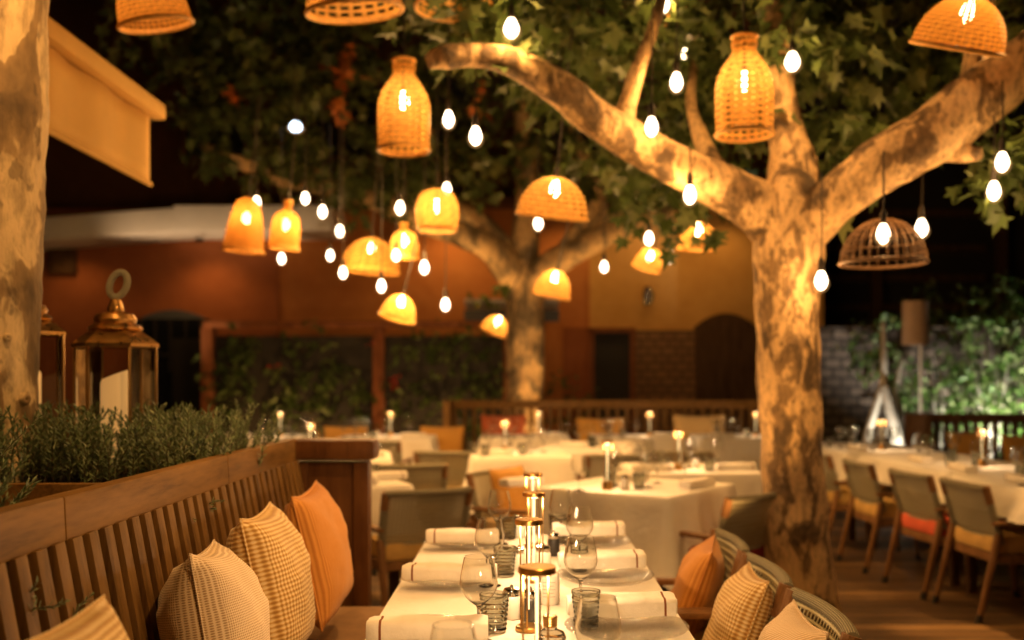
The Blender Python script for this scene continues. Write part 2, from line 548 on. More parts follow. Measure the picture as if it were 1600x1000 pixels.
# ------------------------------------------------------------------ mesh builder
class MB:
    def __init__(self):
        self.bm = bmesh.new()
        self.uv = self.bm.loops.layers.uv.new('UVMap')

    def box(self, c, s, rot=None, bevel=0.0):
        mat = Matrix.Translation(Vector(c))
        if rot is not None:
            mat = mat @ (rot.to_4x4() if isinstance(rot, Matrix) else Matrix.Rotation(rot, 4, 'Z'))
        r = bmesh.ops.create_cube(self.bm, size=1.0)
        vs = r['verts']
        for v in vs:
            v.co = Vector((v.co.x * s[0], v.co.y * s[1], v.co.z * s[2]))
        if bevel:
            es = list({e for v in vs for e in v.link_edges})
            rr = bmesh.ops.bevel(self.bm, geom=es, offset=bevel, segments=2, affect='EDGES', profile=.6)
            vs = list({v for f in rr['faces'] for v in f.verts} | {v for v in vs if v.is_valid})
        for v in vs:
            v.co = mat @ v.co
        return self

    def beam(self, a, b, wx, wz, bevel=0.0, roll=0.0):
        """square bar from a to b"""
        a, b = Vector(a), Vector(b)
        d = b - a
        q = d.to_track_quat('Y', 'Z').to_matrix()
        if roll:
            q = q @ Matrix.Rotation(roll, 3, 'Y')
        return self.box((a + b) / 2, (wx, d.length, wz), q, bevel)

    def tube(self, pts, rad, seg=8, caps=True, vper=None):
        pts = [Vector(p) for p in pts]
        if not isinstance(rad, (list, tuple)):
            rad = [rad] * len(pts)
        rings = []
        up = Vector((0, 0, 1))
        prev = None
        acc = 0
        vs_len = []
        for i, p in enumerate(pts):
            t = (pts[min(i + 1, len(pts) - 1)] - pts[max(i - 1, 0)])
            if t.length < 1e-9:
                t = Vector((0, 0, 1))
            t.normalize()
            if prev is None:
                ref = Vector((1, 0, 0)) if abs(t.z) > .8 else up
                x = ref.cross(t).normalized()
            else:
                x = (prev - t * prev.dot(t)).normalized()
            prev = x
            y = t.cross(x)
            if i:
                acc += (p - pts[i - 1]).length
            vs_len.append(acc)
            rings.append([self.bm.verts.new(p + (x * math.cos(2 * PI * k / seg) + y * math.sin(2 * PI * k / seg)) * rad[i]) for k in range(seg)])
        for i in range(len(rings) - 1):
            for k in range(seg):
                k2 = (k + 1) % seg
                f = self.bm.faces.new((rings[i][k], rings[i][k2], rings[i + 1][k2], rings[i + 1][k]))
                f.smooth = True
                uvs = [(k, i), (k + 1, i), (k + 1, i + 1), (k, i + 1)]
                for lp, (a, b) in zip(f.loops, uvs):
                    lp[self.uv].uv = (a / seg * 2 * PI * rad[b], vs_len[b])
        if caps:
            if rad[0] > 1e-6:
                self.bm.faces.new(list(reversed(rings[0])))
            if rad[-1] > 1e-6:
                self.bm.faces.new(rings[-1])
        return self

    def lathe(self, prof, seg=24, c=(0, 0, 0), closed=False, wob=0, mat=None):
        c = Vector(c)
        rings = []
        acc = [0]
        for i in range(1, len(prof)):
            acc.append(acc[-1] + math.hypot(prof[i][0] - prof[i - 1][0], prof[i][1] - prof[i - 1][1]))
        for (r, z) in prof:
            ring = []
            for k in range(seg):
                a = 2 * PI * k / seg
                p = Vector((math.cos(a) * r, math.sin(a) * r, z))
                if mat is not None:
                    p = mat @ p
                ring.append(self.bm.verts.new(c + p))
            rings.append(ring)
        n = len(rings)
        for i in range(n if closed else n - 1):
            j = (i + 1) % n
            for k in range(seg):
                k2 = (k + 1) % seg
                try:
                    f = self.bm.faces.new((rings[i][k], rings[i][k2], rings[j][k2], rings[j][k]))
                except ValueError:
                    continue
                f.smooth = True
                for lp, (a, b) in zip(f.loops, ((k, i), (k + 1, i), (k + 1, j), (k, j))):
                    lp[self.uv].uv = (a / seg, acc[b])
        return self

    def grid(self, fn, nu, nv, uvs=(1, 1), wrap=False):
        vs = [[self.bm.verts.new(fn(i / nu, j / nv)) for j in range(nv + 1)] for i in range(nu + 1)]
        for i in range(nu):
            for j in range(nv):
                f = self.bm.faces.new((vs[i][j], vs[i + 1][j], vs[i + 1][j + 1], vs[i][j + 1]))
                f.smooth = True
                for lp, (a, b) in zip(f.loops, ((i, j), (i + 1, j), (i + 1, j + 1), (i, j + 1))):
                    lp[self.uv].uv = (a / nu * uvs[0], b / nv * uvs[1])
        return vs

    def poly(self, pts, smooth=False):
        f = self.bm.faces.new([self.bm.verts.new(Vector(p)) for p in pts])
        f.smooth = smooth
        return f

    def build(self, name, mat, parent=None, merge=True, sharp=35, recalc=True, loc=None):
        if merge:
            bmesh.ops.remove_doubles(self.bm, verts=self.bm.verts, dist=1e-5)
        if recalc:
            bmesh.ops.recalc_face_normals(self.bm, faces=self.bm.faces)
        me = bpy.data.meshes.new(name)
        self.bm.to_mesh(me)
        self.bm.free()
        me.materials.append(mat)
        if sharp:
            for p in me.polygons:
                p.use_smooth = True
            me.set_sharp_from_angle(angle=R(sharp))
        o = bpy.data.objects.new(name, me)
        COL.objects.link(o)
        if parent is not None:
            o.parent = parent
        if loc is not None:
            o.location = loc
        return o


def tag(o, label=None, cat=None, group=None, kind=None):
    if label:
        o['label'] = label
    if cat:
        o['category'] = cat
    if group:
        o['group'] = group
    if kind:
        o['kind'] = kind
    return o


def thing(name, label, cat, loc=(0, 0, 0), rz=0.0, group=None):
    o = bpy.data.objects.new(name, None)
    o.empty_display_size = .1
    COL.objects.link(o)
    o.location = loc
    o.rotation_euler = (0, 0, rz)
    return tag(o, label, cat, group)


KIDS = {}


def kids(o):
    return [c for c in scene.objects if c.parent == o]


def dup(src, label=None, loc=None, rot=None, group=None):
    c = src.copy()
    COL.objects.link(c)
    if loc is not None:
        c.location = loc
    if rot is not None:
        c.rotation_euler = rot
    if label:
        c['label'] = label
    if group:
        c['group'] = group

    def rec(s, d):
        for ch in s.children:
            e = ch.copy()
            COL.objects.link(e)
            e.parent = d
            rec(ch, e)
    rec(src, c)
    return c


def catmull(pts, n=6):
    """pts: list of (Vector, r) -> smooth list"""
    out = []
    for i in range(len(pts) - 1):
        p0, p1, p2, p3 = pts[max(i - 1, 0)], pts[i], pts[i + 1], pts[min(i + 2, len(pts) - 1)]
        for k in range(n):
            t = k / n
            f = lambda a, b, c, d: .5 * ((2 * b) + (c - a) * t + (2 * a - 5 * b + 4 * c - d) * t * t + (3 * b - a - 3 * c + d) * t ** 3)
            out.append((Vector([f(p0[0][j], p1[0][j], p2[0][j], p3[0][j]) for j in range(3)]), max(.004, f(p0[1], p1[1], p2[1], p3[1]))))
    out.append(pts[-1])
    return out


def limb(mb, pts, seg=18, n=7, lump=.09, freq=3.0):
    sm = catmull(pts, n)
    before = len(mb.bm.verts)
    mb.tube([p for p, r in sm], [r for p, r in sm], seg)
    mb.bm.verts.ensure_lookup_table()
    k = 0
    for i, (p, r) in enumerate(sm):
        for s in range(seg):
            v = mb.bm.verts[before + k]
            k += 1
            d = v.co - p
            h = mnoise.noise(v.co * freq) * 1.0 + mnoise.noise(v.co * freq * 2.7) * .5
            v.co = p + d * (1 + lump * h)


def point_light(name, loc, power, color=WARM, radius=.03, parent=None):
    d = bpy.data.lights.new(name, 'POINT')
    d.energy = power
    d.color = color
    d.shadow_soft_size = radius
    o = bpy.data.objects.new(name, d)
    COL.objects.link(o)
    o.location = loc
    if parent is not None:
        o.parent = parent
    return o


# ------------------------------------------------------------------ setting: ground
g = MB()
g.grid(lambda u, v: Vector((-14 + 28 * u, -3 + 27 * v, 0)), 4, 4)
tag(g.build('deck', M['deck']), kind='structure')
g = MB()
g.grid(lambda u, v: Vector((-120 + 240 * u, -60 + 240 * v, -.02)), 2, 2)
tag(g.build('ground', M['earth']), kind='structure')

# ------------------------------------------------------------------ building behind
def arch_prism(mb, x0, x1, z0, z1, rise, y0, y1, n=10):
    xs = [x0 + (x1 - x0) * i / n for i in range(n + 1)]
    top = [(x, z1 - rise + rise * (1 - ((x - (x0 + x1) / 2) / ((x1 - x0) / 2)) ** 2)) for x in xs]
    ring = [(x0, z0)] + top + [(x1, z0)]
    a = [mb.bm.verts.new((x, y0, z)) for x, z in ring]
    b = [mb.bm.verts.new((x, y1, z)) for x, z in ring]
    mb.bm.faces.new(a)
    mb.bm.faces.new(list(reversed(b)))
    m = len(ring)
    for i in range(m):
        j = (i + 1) % m
        mb.bm.faces.new((a[i], b[i], b[j], a[j]))


BY = 15.0
def bx_(px, Y=BY):
    return (px - CX) / FPX * Y
def bz_(py, Y=BY):
    return HCAM - (py - HY) / FPX * Y

bld = thing('restaurant_building', 'terracotta and ochre restaurant building behind the terrace', 'building', (0, BY, 0))
def bpart(mb, name, mat, **kw):
    return mb.build(name, mat, bld, **kw)
# all building coordinates are relative to (0, BY, 0)
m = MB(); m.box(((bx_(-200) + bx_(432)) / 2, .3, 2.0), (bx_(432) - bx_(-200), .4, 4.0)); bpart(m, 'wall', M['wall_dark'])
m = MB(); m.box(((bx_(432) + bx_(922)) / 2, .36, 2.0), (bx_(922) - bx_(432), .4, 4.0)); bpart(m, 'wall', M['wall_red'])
m = MB(); m.box(((bx_(922) + bx_(1290)) / 2, .30, 2.0), (bx_(1290) - bx_(922), .4, 4.0)); bpart(m, 'wall', M['wall_ochre'])
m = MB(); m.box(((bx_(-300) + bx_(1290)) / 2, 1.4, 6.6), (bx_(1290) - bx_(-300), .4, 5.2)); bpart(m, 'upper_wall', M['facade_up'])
# upper windows with dark shutters
for px in (300, 520, 700, 900, 1100):
    m = MB(); m.box((bx_(px), 1.17, 5.9), (1.1, .06, 1.9)); f = bpart(m, 'window', M['frame'])
    m = MB(); m.box((0, 0, 0), (.96, .03, 1.74)); m.build('pane', M['door_dark'], f, loc=(bx_(px), 1.13, 5.9))
# roof slab with pale fascia, corner at px 270
FY = 14.15
m = MB()
m.box(((bx_(-60, FY) + bx_(272, FY)) / 2, -.25, (bz_(336, FY) + bz_(372, FY)) / 2), (bx_(272, FY) - bx_(-60, FY), 1.2, .33), Matrix.Rotation(R(-4.2), 3, 'Y'), .03)
bpart(m, 'roof_fascia', M['fascia'])
m = MB()
m.box(((bx_(270, FY) + bx_(520, FY)) / 2, -.20, (bz_(320, FY) + bz_(360, FY)) / 2), (bx_(520, FY) - bx_(270, FY), 1.3, .37), None, .03)
bpart(m, 'roof_fascia', M['fascia'])
m = MB(); m.box(((bx_(470) + bx_(1290)) / 2, .6, 4.06), (bx_(1290) - bx_(470), 1.6, .12)); bpart(m, 'roof', M['facade_up'])
# unseen eave lights, added to brighten the plaster
for px, pw in ((120, 16), (330, 24), (520, 46), (700, 46), (880, 26), (1010, 22), (1130, 20)):
    fx = MB(); fx.lathe([(.0005, 0), (.06, 0), (.06, .05), (.0005, .05)], 16); f = fx.build('added_eave_light', M['door_dark'], bld, loc=(bx_(px), -.55, 3.93 if px > 470 else 3.4))
    L = bpy.data.lights.new('added_eave_spot', 'SPOT'); L.energy = pw; L.color = WARM; L.spot_size = R(130); L.spot_blend = .8; L.shadow_soft_size = .05
    o = bpy.data.objects.new('added_eave_spot', L); COL.objects.link(o); o.parent = f; o.location = (0, 0, -.03)
    o.rotation_euler = Vector((0, .30, -1)).to_track_quat('-Z', 'Y').to_euler()
# arched blue grey window at the left, dark door beside it
m = MB(); arch_prism(m, bx_(205), bx_(335), 0.0, bz_(484), .22, -.02, .3); f = bpart(m, 'arched_window', M['grey_blue'])
m = MB(); m.box(((bx_(272) + bx_(318)) / 2, -.05, 1.0), (bx_(318) - bx_(272), .05, 2.0)); m.build('door', M['door_dark'], f)
m = MB(); m.box(((bx_(212) + bx_(330)) / 2, -.03, 1.55), (bx_(330) - bx_(212), .03, 1.5)); m.build('pane', M['dark_glass'], f)
m = MB()
for px in (222, 244, 268, 292, 316):
    m.box((bx_(px), -.045, 1.9), (.035, .04, .8))
m.box((bx_(270), -.047, 1.75), (1.15, .035, .035))
m.build('window_frame', M['door_dark'], f)
# dark door, door posts, brick apron and arch on the ochre wall
m = MB(); m.box(((bx_(880) + bx_(922)) / 2, .08, bz_(512) / 2), (bx_(922) - bx_(880), .1, bz_(512))); bpart(m, 'side_wall', M['wall_dark'])
m = MB(); m.box(((bx_(928) + bx_(984)) / 2, .07, bz_(520) / 2), (bx_(984) - bx_(928), .1, bz_(520))); f = bpart(m, 'door', M['door_dark'])
m = MB(); m.box((bx_(925), .04, bz_(517) / 2), (.07, .14, bz_(517))); m.box((bx_(988), .04, bz_(517) / 2), (.07, .14, bz_(517))); m.box((bx_(956), .04, bz_(516)), (.72, .14, .07)); m.build('door_frame', M['frame'], f)
m = MB(); m.box(((bx_(992) + bx_(1290)) / 2, .06, bz_(516) / 2), (bx_(1290) - bx_(992), .12, bz_(516))); bpart(m, 'brick_apron', M['brick'])
m = MB(); arch_prism(m, bx_(1086), bx_(1180), 0.0, bz_(490), .2, -.06, .2); bpart(m, 'arched_opening', M['dark_wood'])
# sconce lamp on the ochre wall
m = MB(); m.box((bx_(1012), .06, bz_(462)), (.1, .06, .28), None, .01); s = bpart(m, 'wall_sconce', M['dark_wood'])
m = MB(); m.lathe([(.02, -.12), (.075, -.05), (.085, .05), (.05, .1), (.02, .16)], 14, (bx_(1012), -.05, bz_(464))); m.build('sconce_shade', M['glass_lantern'], s)
# alarm box / vent on the dark wall
m = MB(); m.box((bx_(95), .06, bz_(408)), (.42, .12, .38), None, .02); bpart(m, 'vent_box', M['dark_wood'])

# pale awning canopy near the middle tree
cn = thing('window_canopy', 'pale folded canopy over the window behind the far tree', 'canopy', (bx_(800, 14.4), 14.4, bz_(490, 14.4)))
m = MB(); m.box((0, 0, .08), (1.35, .7, .05), Matrix.Rotation(R(-14), 3, 'X'), .01); m.build('canopy_sheet', M['fascia'], cn)
m = MB(); m.box((0, -.37, -.06), (1.35, .02, .16)); m.build('valance', M['grey_blue'], cn)
m = MB(); m.box((-.12, -.1, -.16), (.4, .2, .16), None, .02); m.build('support', M['ceramic'], cn)

# dark tall facade on the right and far wall; keeps the night behind the trees
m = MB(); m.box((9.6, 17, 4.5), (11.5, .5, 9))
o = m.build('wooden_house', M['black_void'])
tag(o, 'dark house standing in the night behind the stone garden wall', 'house')
dk = o
m = MB()
for zz in (2.6, 3.1, 3.6, 4.2):
    m.box((6.0, -.31 + 17, zz), (3.6, .1, .12))
m.build('cladding', M['dark_wood'], dk)
m = MB(); m.box((5.9, 16.55, 2.2), (.16, .16, 4.4)); m.box((8.0, 16.55, 2.9), (.16, .16, 5.8)); m.build('porch_post', M['dark_wood'], dk)

# stone garden wall
m = MB()
m.box((8.0, 13.3, 1.0), (8.2, .4, 2.0), None, .03)
o = m.build('garden_wall', M['stone'])
tag(o, 'dim stone garden wall topped by a loose hedge', 'wall')
m = MB(); m.box((8.0, 13.3, 2.04), (8.3, .5, .08), None, .01); m.build('coping', M['stone'], o)

# ------------------------------------------------------------------ leaves
LOBES = [(0, -.02), (.18, .12), (.5, .10), (.30, .32), (.46, .62), (.17, .55), (0, 1.0), (-.17, .55), (-.46, .62), (-.30, .32), (-.5, .10), (-.18, .12)]
OVAL = [(0, 0), (.22, .3), (.2, .65), (0, 1), (-.2, .65), (-.22, .3)]


def leaf(mb, p, d, nrm, size, shape, fold=.25):
    d = d.normalized()
    x = d.cross(nrm)
    if x.length < 1e-4:
        x = d.cross(Vector((.3, .5, .8)))
    x.normalize()
    n = x.cross(d)
    pts = []
    for (a, b) in shape:
        pts.append(mb.bm.verts.new(p + x * a * size + d * b * size + n * (abs(a) * fold - b * b * .18) * size))
    c = mb.bm.verts.new(p + d * .42 * size - n * .03 * size)
    k = len(pts)
    for i in range(k):
        mb.bm.faces.new((c, pts[i], pts[(i + 1) % k]))


def crown(mb, blobs, size, rng, shape=LOBES, droop=.5, dens=1.0, shell=.35):
    """blobs: (center, radius or (rx,ry,rz), count)"""
    for c, r, n in blobs:
        if not isinstance(r, tuple):
            r = (r, r, r * .75)
        # sprigs inside the blob
        sprigs = max(1, int(n * dens / 7))
        for _ in range(sprigs):
            while True:
                q = Vector((rng.uniform(-1, 1), rng.uniform(-1, 1), rng.uniform(-1, 1)))
                if shell < q.length < 1:
                    break
            s = Vector((c[0] + q.x * r[0], c[1] + q.y * r[1], c[2] + q.z * r[2]))
            ax = (Vector((q.x, q.y, q.z * .4 - droop * .6)) + Vector((rng.gauss(0, .4), rng.gauss(0, .4), rng.gauss(0, .3)))).normalized()
            for k in range(7):
                t = k / 6
                p = s + ax * (t - .4) * size * 2.2 + Vector((rng.gauss(0, .25), rng.gauss(0, .25), rng.gauss(0, .2))) * size
                d = (ax * .6 + Vector((rng.gauss(0, .7), rng.gauss(0, .7), rng.gauss(-.25, .5)))).normalized()
                nr = Vector((rng.gauss(0, .55), rng.gauss(0, .55), 1)).normalized()
                leaf(mb, p, d, nr, size * rng.uniform(.6, 1.2), shape)


# ------------------------------------------------------------------ trees
def PL(lst):
    return [(P(px, py, Y), w_ * .5 * Y / FPX) for px, py, Y, w_ in lst]

tr = thing('plane_tree', 'big plane tree with mottled trunk and spreading limbs between the tables', 'tree', (1.44, 5.3, 0))
inv = Vector((1.44, 5.3, 0))
def rel(l, o):
    return [(p - o, r) for p, r in l]
m = MB()
limb(m, [(Vector((.06, 0, -.05)), .27), (Vector((.05, 0, .08)), .225), (Vector((.03, 0, .3)), .188), (Vector((.005, 0, .8)), .168), (Vector((-.02, 0, 1.3)), .165),
         (Vector((-.03, 0, 1.8)), .172), (Vector((-.02, 0, 2.05)), .185), (Vector((-.01, 0, 2.3)), .17), (Vector((0, .05, 2.45)), .12)], 26, 8, .10, 4)
limb(m, rel(PL([(1225, 400, 5.3, 60), (1215, 350, 5.3, 92), (1150, 306, 5.25, 74), (1050, 255, 5.15, 66), (950, 197, 5.05, 62), (870, 137, 4.95, 55), (800, 97, 4.9, 45), (740, 86, 4.85, 38), (692, 90, 4.8, 38), (668, 98, 4.78, 22)]), inv), 18, 7, .13, 5)
limb(m, rel(PL([(970, 205, 5.07, 44), (980, 165, 5.1, 30), (995, 115, 5.1, 25), (1015, 60, 5.15, 20), (1033, 0, 5.2, 17), (1045, -80, 5.3, 12)]), inv), 12, 5, .1, 6)
limb(m, rel(PL([(1160, 310, 5.3, 46), (1118, 262, 5.5, 34), (1095, 215, 5.7, 26), (1080, 160, 5.9, 18), (1085, 90, 6.1, 12)]), inv), 12, 5, .1, 6)
limb(m, rel(PL([(1235, 400, 5.32, 70), (1240, 335, 5.35, 88), (1238, 260, 5.38, 72), (1224, 180, 5.42, 52), (1214, 90, 5.45, 45), (1213, -10, 5.5, 42), (1218, -140, 5.6, 34)]), inv), 16, 6, .12, 5)
limb(m, rel(PL([(1240, 400, 5.3, 60), (1258, 355, 5.28, 84), (1310, 308, 5.2, 78), (1370, 262, 5.1, 86), (1450, 215, 5.05, 92), (1530, 155, 5.0, 90), (1600, 100, 4.95, 85), (1700, 15, 4.85, 72), (1800, -80, 4.8, 55)]), inv), 18, 7, .12, 5)
limb(m, rel(PL([(1510, 175, 5.02, 52), (1525, 110, 5.08, 44), (1533, 30, 5.15, 40), (1536, -70, 5.25, 34)]), inv), 12, 5, .1, 5)
limb(m, rel(PL([(1480, 230, 5.03, 48), (1512, 240, 4.97, 30), (1534, 240, 4.93, 17)]), inv), 10, 5, .1, 6)
m.build('trunk', M['bark'], tr, sharp=0)
rng = random.Random(3)
m = MB()
bl = []
for px, py, Y, r, n in ((800, 45, 5.2, .30, 90), (860, 25, 5.6, .36, 120), (770, 0, 5.0, .25, 70), (900, 110, 6.2, .4, 110), (950, 55, 6, .5, 170), (1060, 175, 6.3, .42, 150), (1020, 60, 6.2, .4, 130), (1130, 40, 6, .5, 180),
                        (1110, 130, 6.3, .38, 120), (1290, 85, 5.8, .36, 130), (1300, 60, 5.4, .24, 50), (1310, 205, 5.5, .22, 60), (1300, 262, 5.35, .15, 36), (1330, 240, 5.6, .2, 50), (1400, 60, 6.1, .6, 240), (1390, 165, 6.2, .45, 150), (1470, 110, 6.1, .5, 170), (1590, 50, 5.6, .4, 120),
                        (1575, 262, 5.1, .16, 32), (1545, 275, 5.15, .12, 20), (1600, 230, 5.2, .2, 40), (1010, 296, 5.9, .20, 44), (1085, 325, 5.6, .13, 20), (1250, 15, 5.2, .28, 70), (1180, 190, 6.4, .35, 90), (950, 250, 6.6, .3, 80),
                        (880, -60, 5.8, .7, 200), (1050, -70, 6.1, .8, 240), (1250, -80, 5.6, .8, 240), (1440, -70, 5.8, .8, 260), (1600, -60, 5.4, .6, 160), (740, 30, 5.5, .25, 50), (700, 40, 5.9, .3, 60)):
    bl.append((P(px, py, Y) - inv, r, n))
crown(m, bl, .135, rng, dens=1.35)
m.build('crown', M['leaf'], tr, merge=False, recalc=False, sharp=0)

tr2 = thing('plane_tree', 'far plane tree whose pollarded limbs spread in front of the terracotta wall', 'tree', (0, 12.4, 0))
inv2 = Vector((0, 12.4, 0))
m = MB()
limb(m, rel(PL([(820, 775, 12.4, 80), (820, 740, 12.4, 68), (820, 660, 12.4, 62), (821, 560, 12.4, 59), (820, 480, 12.4, 62), (818, 430, 12.4, 66), (820, 400, 12.4, 40)]), inv2), 18, 6, .10, 3)
limb(m, rel(PL([(815, 460, 12.35, 40), (800, 430, 12.3, 50), (768, 392, 12.2, 44), (720, 365, 12, 40), (660, 345, 11.9, 36), (600, 318, 11.7, 33), (520, 295, 11.5, 28), (440, 280, 11.4, 25), (370, 252, 11.2, 22), (330, 235, 11.2, 18), (316, 226, 11.2, 12)]), inv2), 12, 6, .12, 3)
limb(m, rel(PL([(800, 400, 12.4, 30), (740, 340, 12.5, 30), (660, 320, 12.3, 24), (560, 300, 12.1, 20), (480, 250, 12, 15), (430, 180, 12, 10)]), inv2), 10, 6, .12, 3)
limb(m, rel(PL([(825, 460, 12.35, 40), (845, 425, 12.3, 46), (890, 398, 12.2, 40), (940, 372, 12.1, 35), (1000, 348, 12, 28), (1060, 328, 11.9, 22), (1130, 300, 11.8, 15)]), inv2), 12, 6, .12, 3)
limb(m, rel(PL([(860, 420, 12.3, 26), (905, 360, 12.3, 28), (938, 310, 12.4, 26), (925, 265, 12.4, 22), (900, 215, 12.5, 18), (890, 150, 12.6, 12)]), inv2), 10, 6, .12, 3)
limb(m, rel(PL([(820, 440, 12.4, 46), (822, 370, 12.4, 42), (824, 300, 12.5, 34), (818, 200, 12.6, 28), (812, 80, 12.7, 20), (815, -40, 12.7, 14)]), inv2), 12, 6, .12, 3)
limb(m, rel(PL([(690, 352, 11.95, 24), (684, 310, 11.9, 20), (676, 260, 11.9, 18), (672, 190, 11.9, 12)]), inv2), 10, 5, .12, 3)
m.build('trunk', M['bark_far'], tr2, sharp=0)
m = MB()
bl = []
for px, py, Y, r, n in ((300, 110, 11, .9, 150), (420, 50, 11.2, 1.0, 200), (520, 190, 11, .8, 170), (400, 215, 11, .62, 150), (340, 190, 11.2, .5, 80), (600, 60, 11.5, 1.1, 260), (450, 130, 11.3, .8, 150), (620, 245, 11.5, .6, 130), (720, 130, 12, .9, 220), (700, 262, 11.5, .5, 110),
                        (560, 275, 11.3, .42, 90), (650, 290, 11.3, .3, 50), (480, 262, 11.2, .36, 70), (880, 235, 12.6, .6, 110), (930, 270, 12.4, .4, 70), (860, 130, 12.6, .8, 170), (1000, 260, 12.2, .6, 110), (1010, 310, 11.9, .35, 50), (1110, 280, 12, .5, 80), (765, 240, 12.2, .5, 90), (520, 50, 12.5, 1.0, 150), (270, 40, 11.6, .8, 100),
                        (400, -60, 11.5, 1.2, 150), (650, -60, 11.8, 1.3, 180), (900, -40, 12.4, 1.2, 150), (745, 470, 12.0, .12, 8), (790, 455, 12.0, .14, 10)):
    bl.append((P(px, py, Y) - inv2, r, n))
crown(m, bl, .18, random.Random(5), dens=1.35)
m.build('crown', M['leaf_far'], tr2, merge=False, recalc=False, sharp=0)
m = MB()
crown(m, [(P(540, 90, 10.4) - inv2, .15, 14), (P(528, 118, 10.4) - inv2, .08, 7), (P(755, 145, 10.8) - inv2, .13, 12), (P(525, 165, 10.4) - inv2, .08, 7), (P(362, 150, 10.2) - inv2, .05, 3), (P(1060, 25, 9) - inv2, .14, 9)], .16, random.Random(9))
m.build('dry_leaves', M['dry_leaf'], tr2, merge=False, recalc=False, sharp=0)

# left trunk, close, cut by the frame
tr3 = thing('plane_tree', 'x', 'tree', (-1.805, 3.3, 0))
tr3['label'] = 'pale plane tree trunk rising from the rosemary planter beside the lanterns'
m = MB()
limb(m, [(Vector((.0, 0, -.02)), .26), (Vector((.0, 0, .5)), .2), (Vector((-.01, 0, 1.1)), .172), (Vector((.0, 0, 1.5)), .17), (Vector((.012, 0, 1.9)), .172), (Vector((.015, 0, 2.4)), .178), (Vector((.02, 0, 3.0)), .18), (Vector((-.05, .1, 3.6)), .17), (Vector((-.2, .2, 4.4)), .14)], 28, 9, .09, 4.5)
# healed knots
for (a, z, r_) in ((-20, 1.30, .018), (-60, 1.68, .014), (-75, 1.2, .012), (-40, 1.5, .012)):
    c = Vector((math.cos(R(a)) * .165, math.sin(R(a)) * .165, z))
    m.lathe([(r_ * 1.4, -.02), (r_ * 1.1, .012), (r_ * .6, .02), (0.001, .008)], 10, c, False, 0, Vector((math.cos(R(a)), math.sin(R(a)), 0)).to_track_quat('Z', 'Y').to_matrix())
m.build('trunk', M['bark_near'], tr3, sharp=0)
m = MB()
crown(m, [(Vector((-.3, .3, 4.6)), .9, 160), (Vector((.5, .2, 4.8)), .7, 110), (Vector((-.9, -.4, 4.5)), .6, 80)], .16, random.Random(21))
m.build('crown', M['leaf'], tr3, merge=False, recalc=False, sharp=0)

# ------------------------------------------------------------------ awning at the left
aw = thing('awning', 'ochre awning with hanging valance beside the pale left trunk', 'awning', (-2.27, 6.0, 0))
m = MB(); m.beam((0, -3.2, 3.02), (0, .12, 3.02), .10, .10, .03); m.build('front_bar', M['awning'], aw)
m = MB(); m.grid(lambda u, v: Vector((-.02 + .012 * math.sin(u * 34), -3.2 + 3.2 * u, 2.965 - .40 * v)), 40, 4); 
o = m.build('valance', M['awning'], aw, sharp=0)
sol = o.modifiers.new('thick', 'SOLIDIFY'); sol.thickness = .006
m = MB(); m.tube([(-.02, -3.2, 2.562), (-.02, .03, 2.562)], .016, 8); m.build('hem_bar', M['awning'], aw)
m = MB(); m.grid(lambda u, v: Vector((-.05 - 2.4 * v, -3.2 + 3.3 * u, 3.05 + .75 * v)), 6, 6); o = m.build('canopy_sheet', M['awning'], aw)
sol = o.modifiers.new('thick', 'SOLIDIFY'); sol.thickness = .006
m = MB(); m.beam((-2.45, -3.2, 3.85), (-2.45, .1, 3.85), .14, .14, .02); m.build('roller_box', M['awning'], aw)
m = MB()
for yy in (-2.6, -.4):
    m.beam((-.02, yy, 3.0), (-2.4, yy, 3.55), .04, .04)
m.build('arm', M['brass_dark'], aw)

# ------------------------------------------------------------------ green wall panels with timber frame
hp = thing('hedge_screen', 'timber framed screen of dark climbing plants along the terracotta wall', 'plant screen', (0, 13.6, 0))
HYY = 13.6
def hx(px): return (px - CX) / FPX * HYY
def hz(py): return HCAM - (py - HY) / FPX * HYY
for px in (325, 592, 795):
    m = MB(); m.box((hx(px), 0, hz(512) / 2), (.15, .15, hz(512)), None, .01); m.build('post', M['frame'], hp)
m = MB(); m.box(((hx(325) + hx(795)) / 2, .0, hz(512) + .045), (hx(800) - hx(320), .18, .09), None, .01); m.build('top_rail', M['frame'], hp)
m = MB(); m.box(((hx(325) + hx(795)) / 2, .12, hz(512) / 2 - .05), (hx(795) - hx(325), .04, hz(512) - .12)); m.build('backing_panel', M['door_dark'], hp)
rng = random.Random(11)
for (a, b, na) in ((332, 584, 900), (600, 788, 720)):
    m = MB()
    bl = []
    for _ in range(36):
        px = rng.uniform(a + 8, b - 8); py = rng.uniform(525, 690)
        bl.append((Vector((hx(px), -.02, hz(py))), (.28, .10, .24), na // 36))
    crown(m, bl, .13, rng, OVAL, .4, 1.0, 0)
    m.build('climbing_leaves', M['hedge'], hp, merge=False, recalc=False, sharp=0)
m = MB()
crown(m, [(Vector((hx(px), -.2, hz(py))), .07, 8) for px, py in ((440, 574), (576, 540), (616, 590), (624, 600))], .08, rng, OVAL)
m.build('red_blossoms', M['flower'], hp, merge=False, recalc=False, sharp=0)

